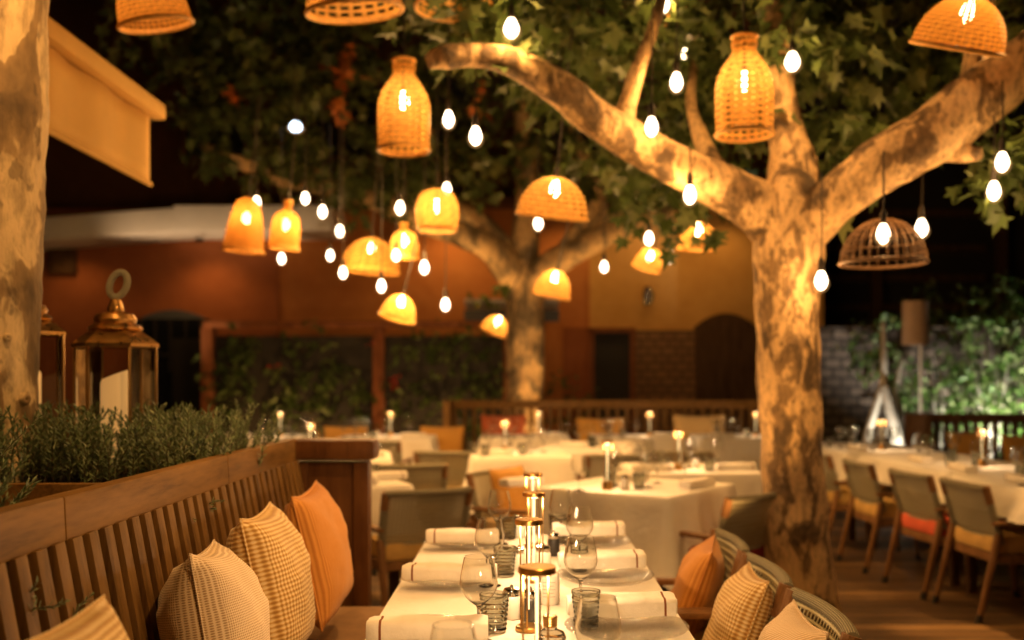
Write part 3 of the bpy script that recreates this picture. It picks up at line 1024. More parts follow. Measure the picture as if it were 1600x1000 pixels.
# ------------------------------------------------------------------ bench (left), planter
bench = thing('slatted_bench', 'long teak bench with slatted back and padded seat in front of the rosemary planter', 'bench', (0, 0, 0))
XB, ZT, ZB = -.935, 1.13, 1.04
Y0, Y1 = 0.75, 3.93
lean = .105 / .56
def backx(z):
    return XB + .012 + (ZT - z) * lean
for (a, b) in ((Y0, 1.948), (1.951, 3.02), (3.023, Y1)):
    m = MB(); m.box((XB, (a + b) / 2, (ZT + ZB) / 2), (.055, b - a, ZT - ZB), Matrix.Rotation(R(-3), 3, 'Y'), .006); m.build('top_rail', M['teak'], bench)
y = Y0 + .05
while y < Y1 - .03:
    m = MB()
    m.beam((backx(ZB + .005), y, ZB + .005), (backx(.40), y, .40), .042, .022, .003, 0)
    m.build('slat', M['teak_v'], bench)
    y += .0735
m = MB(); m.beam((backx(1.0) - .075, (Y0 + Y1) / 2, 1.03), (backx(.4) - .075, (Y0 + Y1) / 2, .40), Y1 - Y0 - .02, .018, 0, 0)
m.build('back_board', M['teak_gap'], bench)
m = MB(); m.box((-.64, (Y0 + Y1) / 2, .36), (.40, Y1 - Y0, .06), None, .008); m.build('seat_base', M['teak'], bench)
m = MB(); m.box((-.64, (Y0 + Y1) / 2, .43), (.39, Y1 - Y0 - .02, .075), None, .022); m.build('seat_pad', M['seat_pad'], bench)
m = MB(); m.box((-.50, (Y0 + Y1) / 2, .17), (.03, Y1 - Y0, .33), None, .005); m.build('front_panel', M['teak'], bench)
# end panel
ep = MB(); ep.box((-.775, 3.99, .52), (.30, .07, 1.03), None, .006)
e = ep.build('end_panel', M['mahogany'], bench)
m = MB(); m.box((-.655, 3.95, .52), (.06, .03, 1.03), None, .004); m.build('stile', M['mahogany'], e)
m = MB(); m.box((-.895, 3.95, .52), (.05, .03, 1.03), None, .004); m.build('stile', M['mahogany'], e)
m = MB()
def cap_prof():
    return
m.box((-.765, 3.975, 1.085), (.345, .15, .085), None, .028)
m.build('cap_rail', M['mahogany'], e)

# planter boxes
def planter(name, label, x0, x1, y0, y1, zt, rim=.05):
    t = thing(name, label, 'planter', ((x0 + x1) / 2, (y0 + y1) / 2, 0), 0, 'timber planters behind the bench')
    hw, hd = (x1 - x0) / 2, (y1 - y0) / 2
    for cx_, cy_, sx_, sy_ in ((-hw + .02, 0, .04, 2 * hd), (hw - .02, 0, .04, 2 * hd), (0, -hd + .02, 2 * hw - .084, .04), (0, hd - .02, 2 * hw - .084, .04)):
        m = MB(); m.box((cx_, cy_, zt / 2), (sx_, sy_, zt), None, .004); m.build('side_board', M['teak'], t)
    m = MB(); m.grid(lambda u, v: Vector((-hw + .04 + (2 * hw - .08) * u, -hd + .04 + (2 * hd - .08) * v, zt - .05 + .02 * mnoise.noise(Vector((u * 9, v * 9, 0))))), 14, 14)
    m.build('soil', M['earth'], t)
    return t
planter('timber_planter', 'timber planter box holding the tall far rosemary and the lanterns', -2.3, -1.02, 2.72, 4.02, 1.075)
planter('timber_planter', 'timber planter box holding the near rosemary bush by the bench rail', -2.3, -1.02, .7, 2.45, 1.045)


def rosemary_mesh(mb, sb, base, h, spread, nst, rng, needle=.022, wide=.0026, per=60):
    for _ in range(nst):
        a = rng.uniform(0, 2 * PI)
        r0 = math.sqrt(rng.random())
        b = Vector((base[0] + math.cos(a) * r0 * spread[0], base[1] + math.sin(a) * r0 * spread[1], base[2]))
        hh = h * rng.uniform(.55, 1.08)
        lx, ly = math.cos(a) * r0 * .28 + rng.gauss(0, .12), math.sin(a) * r0 * .28 + rng.gauss(0, .12)
        pts = []
        for k in range(5):
            t = k / 4
            pts.append(b + Vector((lx * hh * t * t * 1.1, ly * hh * t * t * 1.1, hh * t)) + Vector((rng.gauss(0, .004), rng.gauss(0, .004), 0)))
        sb.tube(pts, [.0026, .0022, .0018, .0014, .001], 4)
        n = int(per * hh / h)
        for k in range(n):
            t = .12 + .88 * k / n
            i = min(3, int(t * 4)); f = t * 4 - i
            p = pts[i].lerp(pts[i + 1], f)
            ax = (pts[i + 1] - pts[i]).normalized()
            az = k * 2.4 + rng.uniform(-.4, .4)
            sd = Vector((math.cos(az), math.sin(az), 0))
            up = .55 + .9 * t * t + rng.gauss(0, .15)
            d = (sd + ax * up).normalized()
            L = needle * (1.15 - .55 * t) * rng.uniform(.75, 1.2)
            x = d.cross(ax)
            if x.length < 1e-4:
                continue
            x.normalize()
            v = [mb.bm.verts.new(q) for q in (p - x * wide * .5, p + d * L * .5 - x * wide * .6 + ax * .001, p + d * L, p + d * L * .5 + x * wide * .6 + ax * .001, p + x * wide * .5)]
            mb.bm.faces.new(v)


rng = random.Random(17)
rb = thing('rosemary_bush', 'near rosemary bush with feathery sprigs spilling over the bench rail', 'plant', (-1.2, 1.85, 1.0))
m, sb = MB(), MB()
rosemary_mesh(m, sb, (.0, -.05, 0), .21, (.18, .34), 150, rng, .028, .0036, 76)
rosemary_mesh(m, sb, (-.14, .28, 0), .27, (.12, .12), 26, rng, .027, .0030, 84)
rosemary_mesh(m, sb, (.03, .08, 0), .20, (.06, .1), 20, rng, .027, .0030, 70)
m.build('foliage', M['rosemary'], rb, merge=False, recalc=False, sharp=0)
sb.build('stems', M['stem'], rb, sharp=0)
rh = thing('rosemary_hedge', 'far mass of rosemary growing in front of the glass lanterns', 'plant', (-1.6, 3.35, 1.03))
m, sb = MB(), MB()
for k in range(9):
    rosemary_mesh(m, sb, (-.55 + .14 * k, rng.uniform(-.1, .1), 0), .235, (.12, .5), 75, rng, .030, .0055, 44)
m.build('foliage', M['rosemary'], rh, merge=False, recalc=False, sharp=0)
sb.build('stems', M['stem'], rh, sharp=0)
# sprigs poking through the slats
rng = random.Random(29)
sp_lab = ['rosemary sprig poking through the bench slats above the gingham pillow', 'smaller rosemary sprig poking through the slats just left of another',
          'rosemary sprig poking through the slats behind the woven cream pillow', 'thin rosemary sprig through the slats behind the gingham pillow']
for i, (yy, z, ang, L) in enumerate(((1.86, .86, .5, .10), (1.76, .93, .9, .10), (2.62, .97, .8, .07), (2.78, .98, .5, .07))):
    t = thing('rosemary_sprig', sp_lab[i], 'plant', (backx(z) - .03, yy, z), 0, 'rosemary sprigs through the bench back')
    m, sb = MB(), MB()
    for q in range(3):
        rosemary_mesh(m, sb, (0, 0, 0), L * (1.15 - .2 * q), (.006, .006), 1, rng, .022, .0028, 34)
    fo = m.build('foliage', M['rosemary'], t, merge=False, recalc=False, sharp=0)
    st = sb.build('stems', M['stem'], t, sharp=0)
    t.rotation_euler = (R(-25 + 30 * (i % 2)), R(62 - 20 * ang), 0)

# ------------------------------------------------------------------ lanterns
def lantern(label, loc, w, hgl, rz):
    t = thing('glass_lantern', label, 'lantern', loc, rz, 'brass candle lanterns in the planter')
    r = w / 2
    hexa = [(math.cos(PI / 3 * k) * r, math.sin(PI / 3 * k) * r) for k in range(6)]
    m = MB(); m.lathe([(0.0005, 0), (r * 1.05, 0), (r * 1.05, .02), (r * .98, .035), (.0005, .035)], 6); m.build('base', M['brass_dark'], t, sharp=20)
    for k in range(6):
        m = MB(); m.box((hexa[k][0], hexa[k][1], .035 + hgl / 2), (.010, .010, hgl), PI / 3 * k, .002); m.build('post', M['brass_dark'], t)
    m = MB()
    for k in range(6):
        a, b = hexa[k], hexa[(k + 1) % 6]
        m.poly([(a[0] * .985, a[1] * .985, .036), (b[0] * .985, b[1] * .985, .036), (b[0] * .985, b[1] * .985, .034 + hgl), (a[0] * .985, a[1] * .985, .034 + hgl)])
    m.build('pane', M['glass_lantern'], t, sharp=20)
    z = .035 + hgl
    m = MB(); m.lathe([(r * .95, z - .002), (r * 1.08, z), (r * 1.08, z + .012), (r * .94, z + .030), (r * .72, z + .052), (r * .60, z + .062)], 6)
    rf = m.build('roof', M['brass'], t, sharp=20)
    m = MB(); m.lathe([(r * .62, z + .060), (r * .68, z + .067), (r * .62, z + .078), (r * .5, z + .088), (r * .54, z + .102), (r * .46, z + .12), (r * .2, z + .132), (.03, z + .14), (.018, z + .175), (.001, z + .18)], 28)
    m.build('chimney_cap', M['brass'], rf)
    m = MB()
    for q, tilt in ((0, 0),):
        pts = [(.030 * math.sin(a) + .010 * (1 - math.cos(a)), .0, z + .232 - .046 * math.cos(a)) for a in [2 * PI * k / 20 for k in range(21)]]
        m.tube(pts, .013, 8, False)
    m.build('rope_ring', M['rope_pale'], rf)
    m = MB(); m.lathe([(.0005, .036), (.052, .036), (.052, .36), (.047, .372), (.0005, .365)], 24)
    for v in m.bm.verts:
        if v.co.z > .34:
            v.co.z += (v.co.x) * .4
    m.build('pillar_candle', M['wax_glow'], t)
    return t
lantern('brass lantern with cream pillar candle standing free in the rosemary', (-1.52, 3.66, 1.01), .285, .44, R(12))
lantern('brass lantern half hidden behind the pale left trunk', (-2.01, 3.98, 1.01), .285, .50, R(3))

# ------------------------------------------------------------------ pillows
def pillow_mesh(s, t, rng, n=22, pinch=.06):
    m = MB()
    def side(sg):
        def f(u, v):
            a, b = 2 * u - 1, 2 * v - 1
            px = a * (1 - pinch * (1 - b * b) * abs(a) ** 2)
            py = b * (1 - pinch * (1 - a * a) * abs(b) ** 2)
            h = ((1 - a ** 2) * (1 - b ** 2))
            h = max(0, h) ** .42
            wr = mnoise.noise(Vector((a * 2.2, b * 2.2, sg * 3 + s))) * .17 * h + .07 * h * mnoise.noise(Vector((a * 6, b * 6, sg)))
            return Vector((px * s / 2, py * s / 2, sg * (h * .5 + wr * .5) * t))
        return f
    m.grid(side(1), n, n, (s, s))
    m.grid(side(-1), n, n, (s, s))
    return m

def orient(top, bottom, across):
    """frame from bottom centre to top centre (local y) and across direction (local x)"""
    y = (Vector(top) - Vector(bottom)).normalized()
    x = Vector(across)
    x = (x - y * x.dot(y)).normalized()
    z = x.cross(y)
    mt = Matrix((x, y, z)).transposed().to_4x4()
    return mt

def pillow(label, mat, s, t, near, far, drop, group, seed=0, pinch=.06):
    """near/far: the two top corners; drop: direction of the side edges downwards"""
    near, far = Vector(near), Vector(far)
    x = (far - near).normalized()
    d = Vector(drop).normalized()
    y = -(d - x * d.dot(x)).normalized()
    z = x.cross(y)
    mt = Matrix((x, y, z)).transposed().to_4x4()
    ctr = (near + far) / 2 - y * s / 2
    mb = pillow_mesh(s, t, None, pinch=pinch)
    o = mb.build('throw_pillow', mat, None, sharp=60)
    o.matrix_world = Matrix.Translation(ctr) @ mt
    tag(o, label, 'pillow', group)
    sm = MB()
    q = s / 2
    pts = []
    for (ax, ay, bx, by) in ((-1, -1, 1, -1), (1, -1, 1, 1), (1, 1, -1, 1), (-1, 1, -1, -1)):
        for k in range(12):
            f = k / 12
            a, b = ax + (bx - ax) * f, ay + (by - ay) * f
            pts.append(Vector((a * (1 - pinch * (1 - b * b)) * q, b * (1 - pinch * (1 - a * a)) * q, 0)))
    pts.append(pts[0])
    sm.tube(pts, .0035, 6, False)
    sm.build('piping', mat, o)
    return o

G = 'pillows along the slatted bench'
dn = (.14, 0, -1)
pillow('rust orange striped pillow farthest along the bench, against the end panel', M['p_orange'], .44, .20, (-.742, 3.14, .99), (-.757, 3.57, .998), (.22, 0, -1), G, pinch=.09)
pillow('yellow gingham pillow between the orange pillow and the woven cream pillow', M['p_gingham'], .44, .22, (-.742, 2.57, 1.0), (-.776, 3.0, .99), (.20, 0, -1), G, pinch=.09)
pillow('cream pillow with fine brown dotted weave on the bench', M['p_weave'], .44, .24, (-.725, 2.13, .985), (-.81, 2.57, .945), (.17, 0, -1), G, pinch=.09)
pillow('striped gingham pillow leaning at the near end of the bench', M['p_gingham'], .44, .20, (-.70, 1.19, 1.02), (-.695, 1.62, 1.005), (.22, .05, -1), G, pinch=.09)

# ------------------------------------------------------------------ chairs
def chair_proto():
    t = thing('woven_armchair', '', 'chair', (0, 0, -50))
    for sy in (-1, 1):
        m = MB(); m.tube([(-.335, sy * .25, .0), (-.325, sy * .25, .04), (-.215, sy * .25, .50)], [.017, .018, .024], 8); lg = m.build('rear_leg', M['chair_wood'], t)
        m = MB(); m.tube([(-.337, sy * .25, .0), (-.326, sy * .25, .045)], [.0195, .0205], 8); m.build('foot_cap', M['black'], lg)
        m = MB(); m.tube([(.285, sy * .255, 0), (.275, sy * .255, .04), (.23, sy * .255, .545)], [.016, .017, .022], 8); lg = m.build('front_leg', M['chair_wood'], t)
        m = MB(); m.tube([(.287, sy * .255, 0), (.276, sy * .255, .045)], [.0185, .0195], 8); m.build('foot_cap', M['black'], lg)
        m = MB(); m.box((.015, sy * .262, .558), (.54, .052, .024), None, .008); m.build('armrest', M['chair_wood'], t)
        m = MB(); m.tube([(-.20, sy * .245, .44), (-.262, sy * .245, .67)], [.021, .022], 10); bp = m.build('back_post', M['rope_pale'], t)
        m = MB(); m.tube([(-.262, sy * .245, .67), (-.290, sy * .245, .765)], [.0235, .0235], 10); m.build('post_cap', M['chair_wood'], bp)
    m = MB()
    for sy in (-1, 1):
        m.box((.01, sy * .235, .355), (.46, .025, .05), None, .004)
    m.box((.235, 0, .355), (.025, .445, .05), None, .004); m.box((-.215, 0, .355), (.025, .445, .05), None, .004)
    m.build('seat_frame', M['chair_wood'], t)
    m = MB(); m.box((.005, 0, .432), (.48, .455, .105), None, .035); m.build('seat_cushion', M['c_yellow'], t)
    m = MB()
    def bf(u, v, off=0):
        yy = (u - .5) * .50
        bow = (1 - (2 * u - 1) ** 2) * .032
        return Vector((-.205 - .085 * v - bow * (.35 + .65 * v) + off, yy, .47 + .285 * v))
    m.grid(lambda u, v: bf(u, v), 14, 8, (.5, .29))
    bo = m.build('woven_back', M['rope'], t, sharp=0)
    sol = bo.modifiers.new('thick', 'SOLIDIFY'); sol.thickness = .012
    m = MB(); m.tube([bf(u / 14, 1.0) for u in range(15)], .019, 10); m.build('top_roll', M['rope_pale'], t)
    m = MB(); m.tube([bf(u / 14, 0.0) for u in range(15)], .016, 8); m.build('bottom_roll', M['rope_pale'], t)
    return t

proto = chair_proto()
CH_LAYOUT = []
first = [True]
def place_chair(x, y, deg, label, group, cushion='c_yellow', scale=1.0):
    if first[0]:
        c = proto
        c['label'] = label; c['group'] = group
        first[0] = False
    else:
        c = dup(proto, label, None, None, group)
    c.location = (x, y, 0)
    c.rotation_euler = (0, 0, R(deg))
    for ch in c.children:
        if ch.name.startswith('seat_cushion'):
            if cushion != 'c_yellow':
                ch.data = cushion_mesh(cushion)
    return c
CM = {}
def cushion_mesh(k):
    if k not in CM:
        me = next(c for c in proto.children if c.name.startswith('seat_cushion')).data.copy()
        me.materials.clear(); me.materials.append(M[k])
        CM[k] = me
    return CM[k]

GF = 'woven armchairs facing the bench across the front table'
place_chair(.475, 3.68, 180, 'woven armchair holding the orange striped pillow at the front table', GF, 'c_tan')
place_chair(.475, 3.12, 180, 'woven armchair holding the yellow gingham pillow at the front table', GF, 'c_tan')
place_chair(.475, 2.55, 180, 'woven armchair holding the sandy pillow, nearest the camera at the front table', GF, 'c_tan')
place_chair(1.02, 5.36, 132, 'woven armchair with burgundy seat right beside the big trunk', 'woven armchairs round the middle tables', 'c_wine')
place_chair(-.66, 5.62, 118, 'woven armchair with yellow seat just beyond the bench end panel', 'woven armchairs round the middle tables', 'c_yellow')
place_chair(-.86, 7.25, 100, 'woven armchair behind the yellow seated chair beyond the bench end', 'woven armchairs round the middle tables', 'c_tan')
place_chair(-.62, 8.55, 78, 'dark woven armchair left of the table with the drooping white cloth', 'woven armchairs round the middle tables', 'c_yellow')
place_chair(.02, 6.30, -32, 'woven armchair holding a yellow pillow behind the turned square table', 'woven armchairs round the middle tables', 'c_yellow')
place_chair(.72, 8.20, 96, 'dark woven armchair at the middle of the back tables', 'woven armchairs round the middle tables', 'c_coral')
place_chair(1.35, 8.55, 84, 'dark woven armchair between the white tables near the big trunk', 'woven armchairs round the middle tables', 'c_tan')
place_chair(1.75, 7.75, 150, 'dark woven armchair half hidden behind the big trunk', 'woven armchairs round the middle tables', 'c_tan')
place_chair(-1.45, 9.9, 86, 'dark woven armchair before the far left table', 'woven armchairs round the middle tables', 'c_tan')
GR = 'woven armchairs along the right hand table row'
place_chair(2.86, 5.80, 4, 'woven armchair with mustard yellow seat, nearest of the right hand row', GR, 'c_yellow')
place_chair(2.78, 6.42, 7, 'woven armchair with coral red seat in the right hand row', GR, 'c_coral')
place_chair(2.72, 7.22, 3, 'woven armchair with tan seat beyond the coral seated chair', GR, 'c_tan')
place_chair(2.66, 8.05, 6, 'woven armchair just right of the big trunk, farthest of the right hand row', GR, 'c_tan')
place_chair(3.95, 6.4, 182, 'woven armchair on the far side of the right hand tables, near end', GR, 'c_tan')
place_chair(3.93, 7.5, 178, 'woven armchair on the far side of the right hand tables, far end', GR, 'c_yellow')

GP = 'pillows on the chairs'
pillow('orange striped pillow on the armchair at the far end of the front table', M['p_orange'], .42, .17, (.650, 3.42, .765), (.735, 3.81, .765), (-.36, 0, -1), GP, pinch=.09)
pillow('yellow gingham pillow on the middle armchair of the front table', M['p_gingham'], .42, .17, (.700, 2.84, .785), (.735, 3.22, .765), (-.36, 0, -1), GP, pinch=.09)
pillow('sandy ribbed pillow on the nearest armchair of the front table', M['p_sand'], .42, .18, (.705, 2.30, .775), (.735, 2.68, .76), (-.36, 0, -1), GP, pinch=.09)
pillow('mustard yellow pillow on the chair behind the turned square table', M['p_yellow'], .40, .14, (-.22, 6.22, .80), (-.02, 6.55, .80), (.25, -.15, -1), GP)

# ------------------------------------------------------------------ tables and cloths
def cloth_mesh(sx, sy, drop, seed, rc=.03, corner=.10, amp=.034):
    rng = random.Random(seed)
    m = MB()
    # perimeter
    per = []
    n_edge = lambda L: max(6, int(L / .035))
    hx_, hy_ = sx / 2, sy / 2
    cs = [(hx_ - rc, hy_ - rc, 0), (-hx_ + rc, hy_ - rc, 90), (-hx_ + rc, -hy_ + rc, 180), (hx_ - rc, -hy_ + rc, 270)]
    for i, (cx_, cy_, a0) in enumerate(cs):
        for k in range(9):
            a = R(a0 + 90 * k / 8)
            per.append((Vector((cx_ + math.cos(a) * rc, cy_ + math.sin(a) * rc, 0)), Vector((math.cos(a), math.sin(a), 0)), 1 - abs(k - 4) / 9))
        nx = cs[(i + 1) % 4]
        a = R(a0 + 90)
        p0 = Vector((cx_ + math.cos(a) * rc, cy_ + math.sin(a) * rc, 0)); p1 = Vector((nx[0] + math.cos(a) * rc, nx[1] + math.sin(a) * rc, 0))
        ne = n_edge((p1 - p0).length)
        for k in range(1, ne):
            f = k / ne
            L = (p1 - p0).length
            d = min(f, 1 - f) * L
            per.append((p0.lerp(p1, f), Vector((math.cos(a), math.sin(a), 0)), .55 * math.exp(-d / .09)))
    N_ = len(per)
    lev = [(0, 0), (.004, .006), (.010, .018)] + [(.012, .018 + (drop - .018) * k / 9) for k in range(1, 10)]
    s0 = rng.uniform(0, 99)
    rings = []
    acc = 0
    for j, (o_, d_) in enumerate(lev):
        ring = []
        for i, (p, nn, cr) in enumerate(per):
            t = max(0, d_ - .018) / max(.001, drop - .018)
            ang = p.x * 2.1 + p.y * 1.7
            rip = mnoise.noise(Vector((p.x * 6, p.y * 6, s0))) + .5 * mnoise.noise(Vector((p.x * 17, p.y * 17, s0 + 5)))
            out = o_ + t * (rip * amp * 2.0 + amp * 1.2 + cr * .075 * t)
            z = -d_ - cr * corner * t
            ring.append(m.bm.verts.new(p + nn * out + Vector((0, 0, z))))
        rings.append(ring)
    for j in range(len(rings) - 1):
        for i in range(N_):
            k = (i + 1) % N_
            m.bm.faces.new((rings[j][i], rings[j][k], rings[j + 1][k], rings[j + 1][i]))
    # top: fan via grid inset
    ctr = m.bm.verts.new((0, 0, 0))
    for i in range(N_):
        m.bm.faces.new((ctr, rings[0][(i + 1) % N_], rings[0][i]))
    return m

TABLE_TOP = .75
def table(x, y, deg, sx, sy, tl, cl, drop=.30, seed=1, corner=.10, legs=True):
    t = thing('dining_table', tl, 'table', (x, y, 0), R(deg), 'dining tables on the terrace')
    m = MB(); m.box((0, 0, TABLE_TOP - .025), (sx - .03, sy - .03, .035), None, .006); m.build('tabletop', M['chair_wood'], t)
    for a in (-1, 1):
        for b in (-1, 1):
            m = MB(); m.box((a * (sx / 2 - .09), b * (sy / 2 - .09), .353), (.055, .055, .706), None, .005); m.build('leg', M['dark_wood'], t)
    mb = cloth_mesh(sx, sy, drop, seed, corner=corner)
    c = mb.build('tablecloth', M['cloth'], None, sharp=50)
    c.location = (x, y, TABLE_TOP + .002)
    c.rotation_euler = (0, 0, R(deg))
    tag(c, cl, 'tablecloth', 'white tablecloths')
    return t

table(.012, 2.30, 0, .775, 3.2, 'long front table running away from the camera beside the bench', 'creamy tablecloth on the long front table set with glasses', .16, 1, .03)
table(.645, 5.72, -35.5, .86, .86, 'square table turned at an angle just left of the big trunk', 'creamy tablecloth with a hanging corner on the turned square table', .33, 2, .14)
table(1.15, 6.87, 0, .86, .84, 'square table close to the big trunk behind the turned table', 'white tablecloth on the square table touching the big trunk', .33, 3)
table(-.05, 8.22, 4, .80, .80, 'square table with a drooping white cloth in the middle distance', 'white tablecloth hanging low on the middle square table', .36, 4)
table(.62, 9.25, -12, .85, .8, 'square table in the middle of the back tables', 'white tablecloth on the table in the middle of the back tables', .3, 5)
table(-1.22, 5.98, 24, .86, .86, 'square table beyond the bench end panel', 'creamy tablecloth on the table just beyond the bench end panel', .32, 6)
table(-1.55, 8.0, 8, .9, .9, 'square table on the left beneath the hedge screen', 'white tablecloth on the table behind the bench end panel', .32, 7)
table(-1.5, 10.75, 0, 1.0, .75, 'table in front of the timber post of the hedge screen', 'white tablecloth on the table before the hedge screen post', .3, 8)
table(-2.85, 10.75, 0, 1.1, .75, 'farthest left table below the dark hedge', 'white tablecloth on the farthest left table', .3, 9)
table(.0, 10.85, 0, .95, .7, 'table before the red pillow of the back bench', 'white tablecloth on the table before the red pillow', .3, 10)
table(1.22, 10.85, 0, .95, .7, 'table before the yellow pillow of the back bench', 'white tablecloth on the table before the yellow pillow', .3, 11)
table(2.35, 10.85, 0, .95, .7, 'table before the orange pillow of the back bench', 'white tablecloth on the table before the orange pillow', .34, 12)
table(3.20, 5.55, 0, .86, 1.7, 'long table at the near end of the right hand row', 'creamy tablecloth on the near table of the right hand row', .17, 13, .03)
table(3.20, 7.32, 0, .86, 1.7, 'long table behind the near one in the right hand row', 'creamy tablecloth on the second table of the right hand row', .17, 14, .03)
table(3.12, 9.0, 0, .86, 1.4, 'long table at the far end of the right hand row', 'creamy tablecloth on the far table of the right hand row', .2, 15, .03)

TZ = TABLE_TOP + .0035

# ------------------------------------------------------------------ table lamps
def lamp_proto():
    t = thing('table_lamp', '', 'table lamp', (0, 0, -50))
    H = .27
    m = MB(); m.lathe([(.0005, 0), (.030, 0), (.030, .004), (.0295, .040), (.027, .045), (.0005, .045)], 28); m.build('base', M['brass'], t)
    m = MB(); m.lathe([(.0005, H - .013), (.033, H - .013), (.0345, H - .011), (.0345, H - .002), (.033, H), (.0005, H)], 40); hd = m.build('head', M['brass'], t)
    m = MB(); m.lathe([(.0005, H - .0160), (.014, H - .0160), (.014, H - .0138), (.0005, H - .0138)], 24); m.build('led_disc', M['led'], hd)
    for k in range(3):
        a = R(30 + 120 * k)
        m = MB(); m.tube([(math.cos(a) * .026, math.sin(a) * .026, .049), (math.cos(a) * .028, math.sin(a) * .028, H - .0125)], .0021, 8); m.build('rod', M['brass_dark'], t)
    m = MB(); m.tube([(0, 0, .05), (0, 0, .10), (0, 0, H - .017)], [.0016, .002, .0038], 10); m.build('glowing_tube', M['rod'], t)
    point_light('lamp_light', (0, 0, H - .035), LAMP_W, WARM2, .02, t)
    return t

LAMP_W = 6.5
lp = lamp_proto()
fl = [True]
def place_lamp(x, y, label, rz=0):
    global lp
    if fl[0]:
        c = lp; c['label'] = label; fl[0] = False
    else:
        c = dup(lp, label)
    c['group'] = 'brass table lamps'
    c.location = (x, y, TZ)
    c.rotation_euler = (0, 0, R(rz))
    return c
for x, y, lab in ((.022, 1.79, 'brass table lamp nearest the camera, beside the capped bottle on the front table'),
                  (.010, 2.40, 'brass table lamp second from the camera, by the dark spice jar'),
                  (.028, 2.98, 'brass table lamp third from the camera on the front table'),
                  (.030, 3.60, 'brass table lamp at the far end of the front table'),
                  (.46, 5.50, 'slim brass lamp on the turned square table'),
                  (1.05, 6.72, 'slim brass lamp on the table touching the big trunk'),
                  (-.17, 8.45, 'slim brass lamp on the middle square table'),
                  (.15, 10.8, 'slim brass lamp before the red pillow of the back bench'),
                  (1.37, 10.8, 'slim brass lamp between the yellow and orange pillows at the back'),
                  (2.53, 10.8, 'slim brass lamp right against the outline of the big trunk at the back'),
                  (-1.47, 10.8, 'slim brass lamp before the timber post of the hedge screen'),
                  (-2.68, 10.8, 'slim brass lamp farthest left under the hedge'),
                  (-1.72, 7.9, 'slim brass lamp just above the bench end panel'),
                  (3.3, 5.2, 'brass table lamp at the near end of the right hand tables'),
                  (3.25, 7.0, 'brass table lamp on the second right hand table'),
                  (3.15, 8.7, 'brass table lamp on the far right hand table')):
    place_lamp(x, y, lab, random.uniform(-30, 30) if y > 2 else 10)

# the four lamps of the front table stand on a thin foot
thin_me = None
for o in [o for o in scene.objects if o.name.startswith('table_lamp') and o.parent is None and abs(o.location.x) < .1 and o.location.y < 4]:
    for c in o.children:
        if c.name.startswith('base'):
            if thin_me is None:
                tm = MB(); tm.lathe([(.0005, 0), (.032, 0), (.033, .002), (.033, .008), (.030, .011), (.0005, .011)], 32)
                for kk_ in range(3):
                    a_ = R(30 + 120 * kk_)
                    tm.tube([(math.cos(a_) * .025, math.sin(a_) * .025, .010), (math.cos(a_) * .026, math.sin(a_) * .026, .052)], .0026, 8)
                tmp_ = tm.build('base', M['brass']); thin_me = tmp_.data
                bpy.data.objects.remove(tmp_)
            c.data = thin_me

# ------------------------------------------------------------------ glassware
def wine_profile(h=.198, rb=.0445, t=.0011):
    out = [(.0005, 0), (.034, 0), (.034, .0012), (.020, .004), (.007, .008), (.0042, .018), (.0038, .05), (.0042, .078), (.008, .085), (.020, .094), (.033, .107), (.0415, .122), (rb, .136), (.0435, .150), (.0395, .172), (.0365, .187), (.0348, h - .003), (.0345, h)]
    inn = [(r - t, z) for r, z in reversed(out) if z > .088]
    inn = [(out[-1][0] - t * .5, h + .0007)] + inn[0:] + [(.012, .0905), (.0005, .0885)]
    return out + inn

def tumbler_profile(h=.092, r0=.029, r1=.0365, t=.0028):
    out = [(.0005, 0), (r0 - .003, 0), (r0, .003)]
    for k in range(1, 29):
        z = .004 + (h - .01) * k / 29
        out.append((r0 + (r1 - r0) * z / h + .0011 * math.sin(k * 2 * PI / 4), z))
    out += [(r1, h - .004), (r1 - .0008, h)]
    inn = [(r1 - t, h - .0005), (r1 - t - .001, h * .6), (r0 - t + .001, .014), (r0 - .009, .010), (.0005, .009)]
    return out + inn

def glass_things():
    m = MB(); m.lathe(wine_profile(), 48); a = m.build('wine_glass', M['glass'], None, sharp=28)
    m = MB(); m.lathe(tumbler_profile(), 40); b = m.build('tumbler', M['glass_grey'], None, sharp=40)
    return a, b
wg, tb = glass_things()
used = {'w': True, 't': True}
def put(kind, x, y, label, group, rz=0, z=None):
    src = wg if kind == 'w' else tb
    if used[kind]:
        o = src; used[kind] = False
    else:
        o = src.copy(); COL.objects.link(o)
    o.location = (x, y, TZ if z is None else z)
    o.rotation_euler = (0, 0, R(rz))
    o['label'] = label
    o['category'] = 'wine glass' if kind == 'w' else 'tumbler'
    o['group'] = group
    return o
GW, GT = 'wine glasses on the front table', 'ridged tumblers on the front table'
put('w', -.107, 2.29, 'wine glass in sharp focus, nearest on the bench side of the front table', GW)
put('w', .146, 2.58, 'wine glass in focus standing behind the ridged tumbler on the chair side', GW)
put('w', -.104, 2.92, 'second wine glass from the camera on the bench side', GW)
put('w', .178, 3.20, 'second wine glass on the chair side, behind the one in focus', GW)
put('w', -.095, 3.67, 'farthest wine glass on the bench side of the front table', GW)
put('w', .136, 3.69, 'farthest wine glass on the chair side of the front table', GW)
put('w', .138, 1.86, 'large blurred wine glass nearest the camera on the chair side', GW)
put('w', -.120, 1.65, 'wine glass whose rim only just shows at the bottom edge', GW)
put('t', -.074, 2.385, 'ridged grey tumbler beside the sharpest wine glass', GT)
put('t', .150, 2.42, 'ridged grey tumbler nearest on the chair side', GT)
put('t', -.062, 3.06, 'ridged grey tumbler beside the second bench side wine glass', GT)
put('t', .168, 3.08, 'ridged grey tumbler seen through the wine glass in focus', GT)
put('t', -.064, 3.78, 'ridged grey tumbler farthest on the bench side', GT)
put('t', .128, 3.80, 'ridged grey tumbler farthest on the chair side', GT)

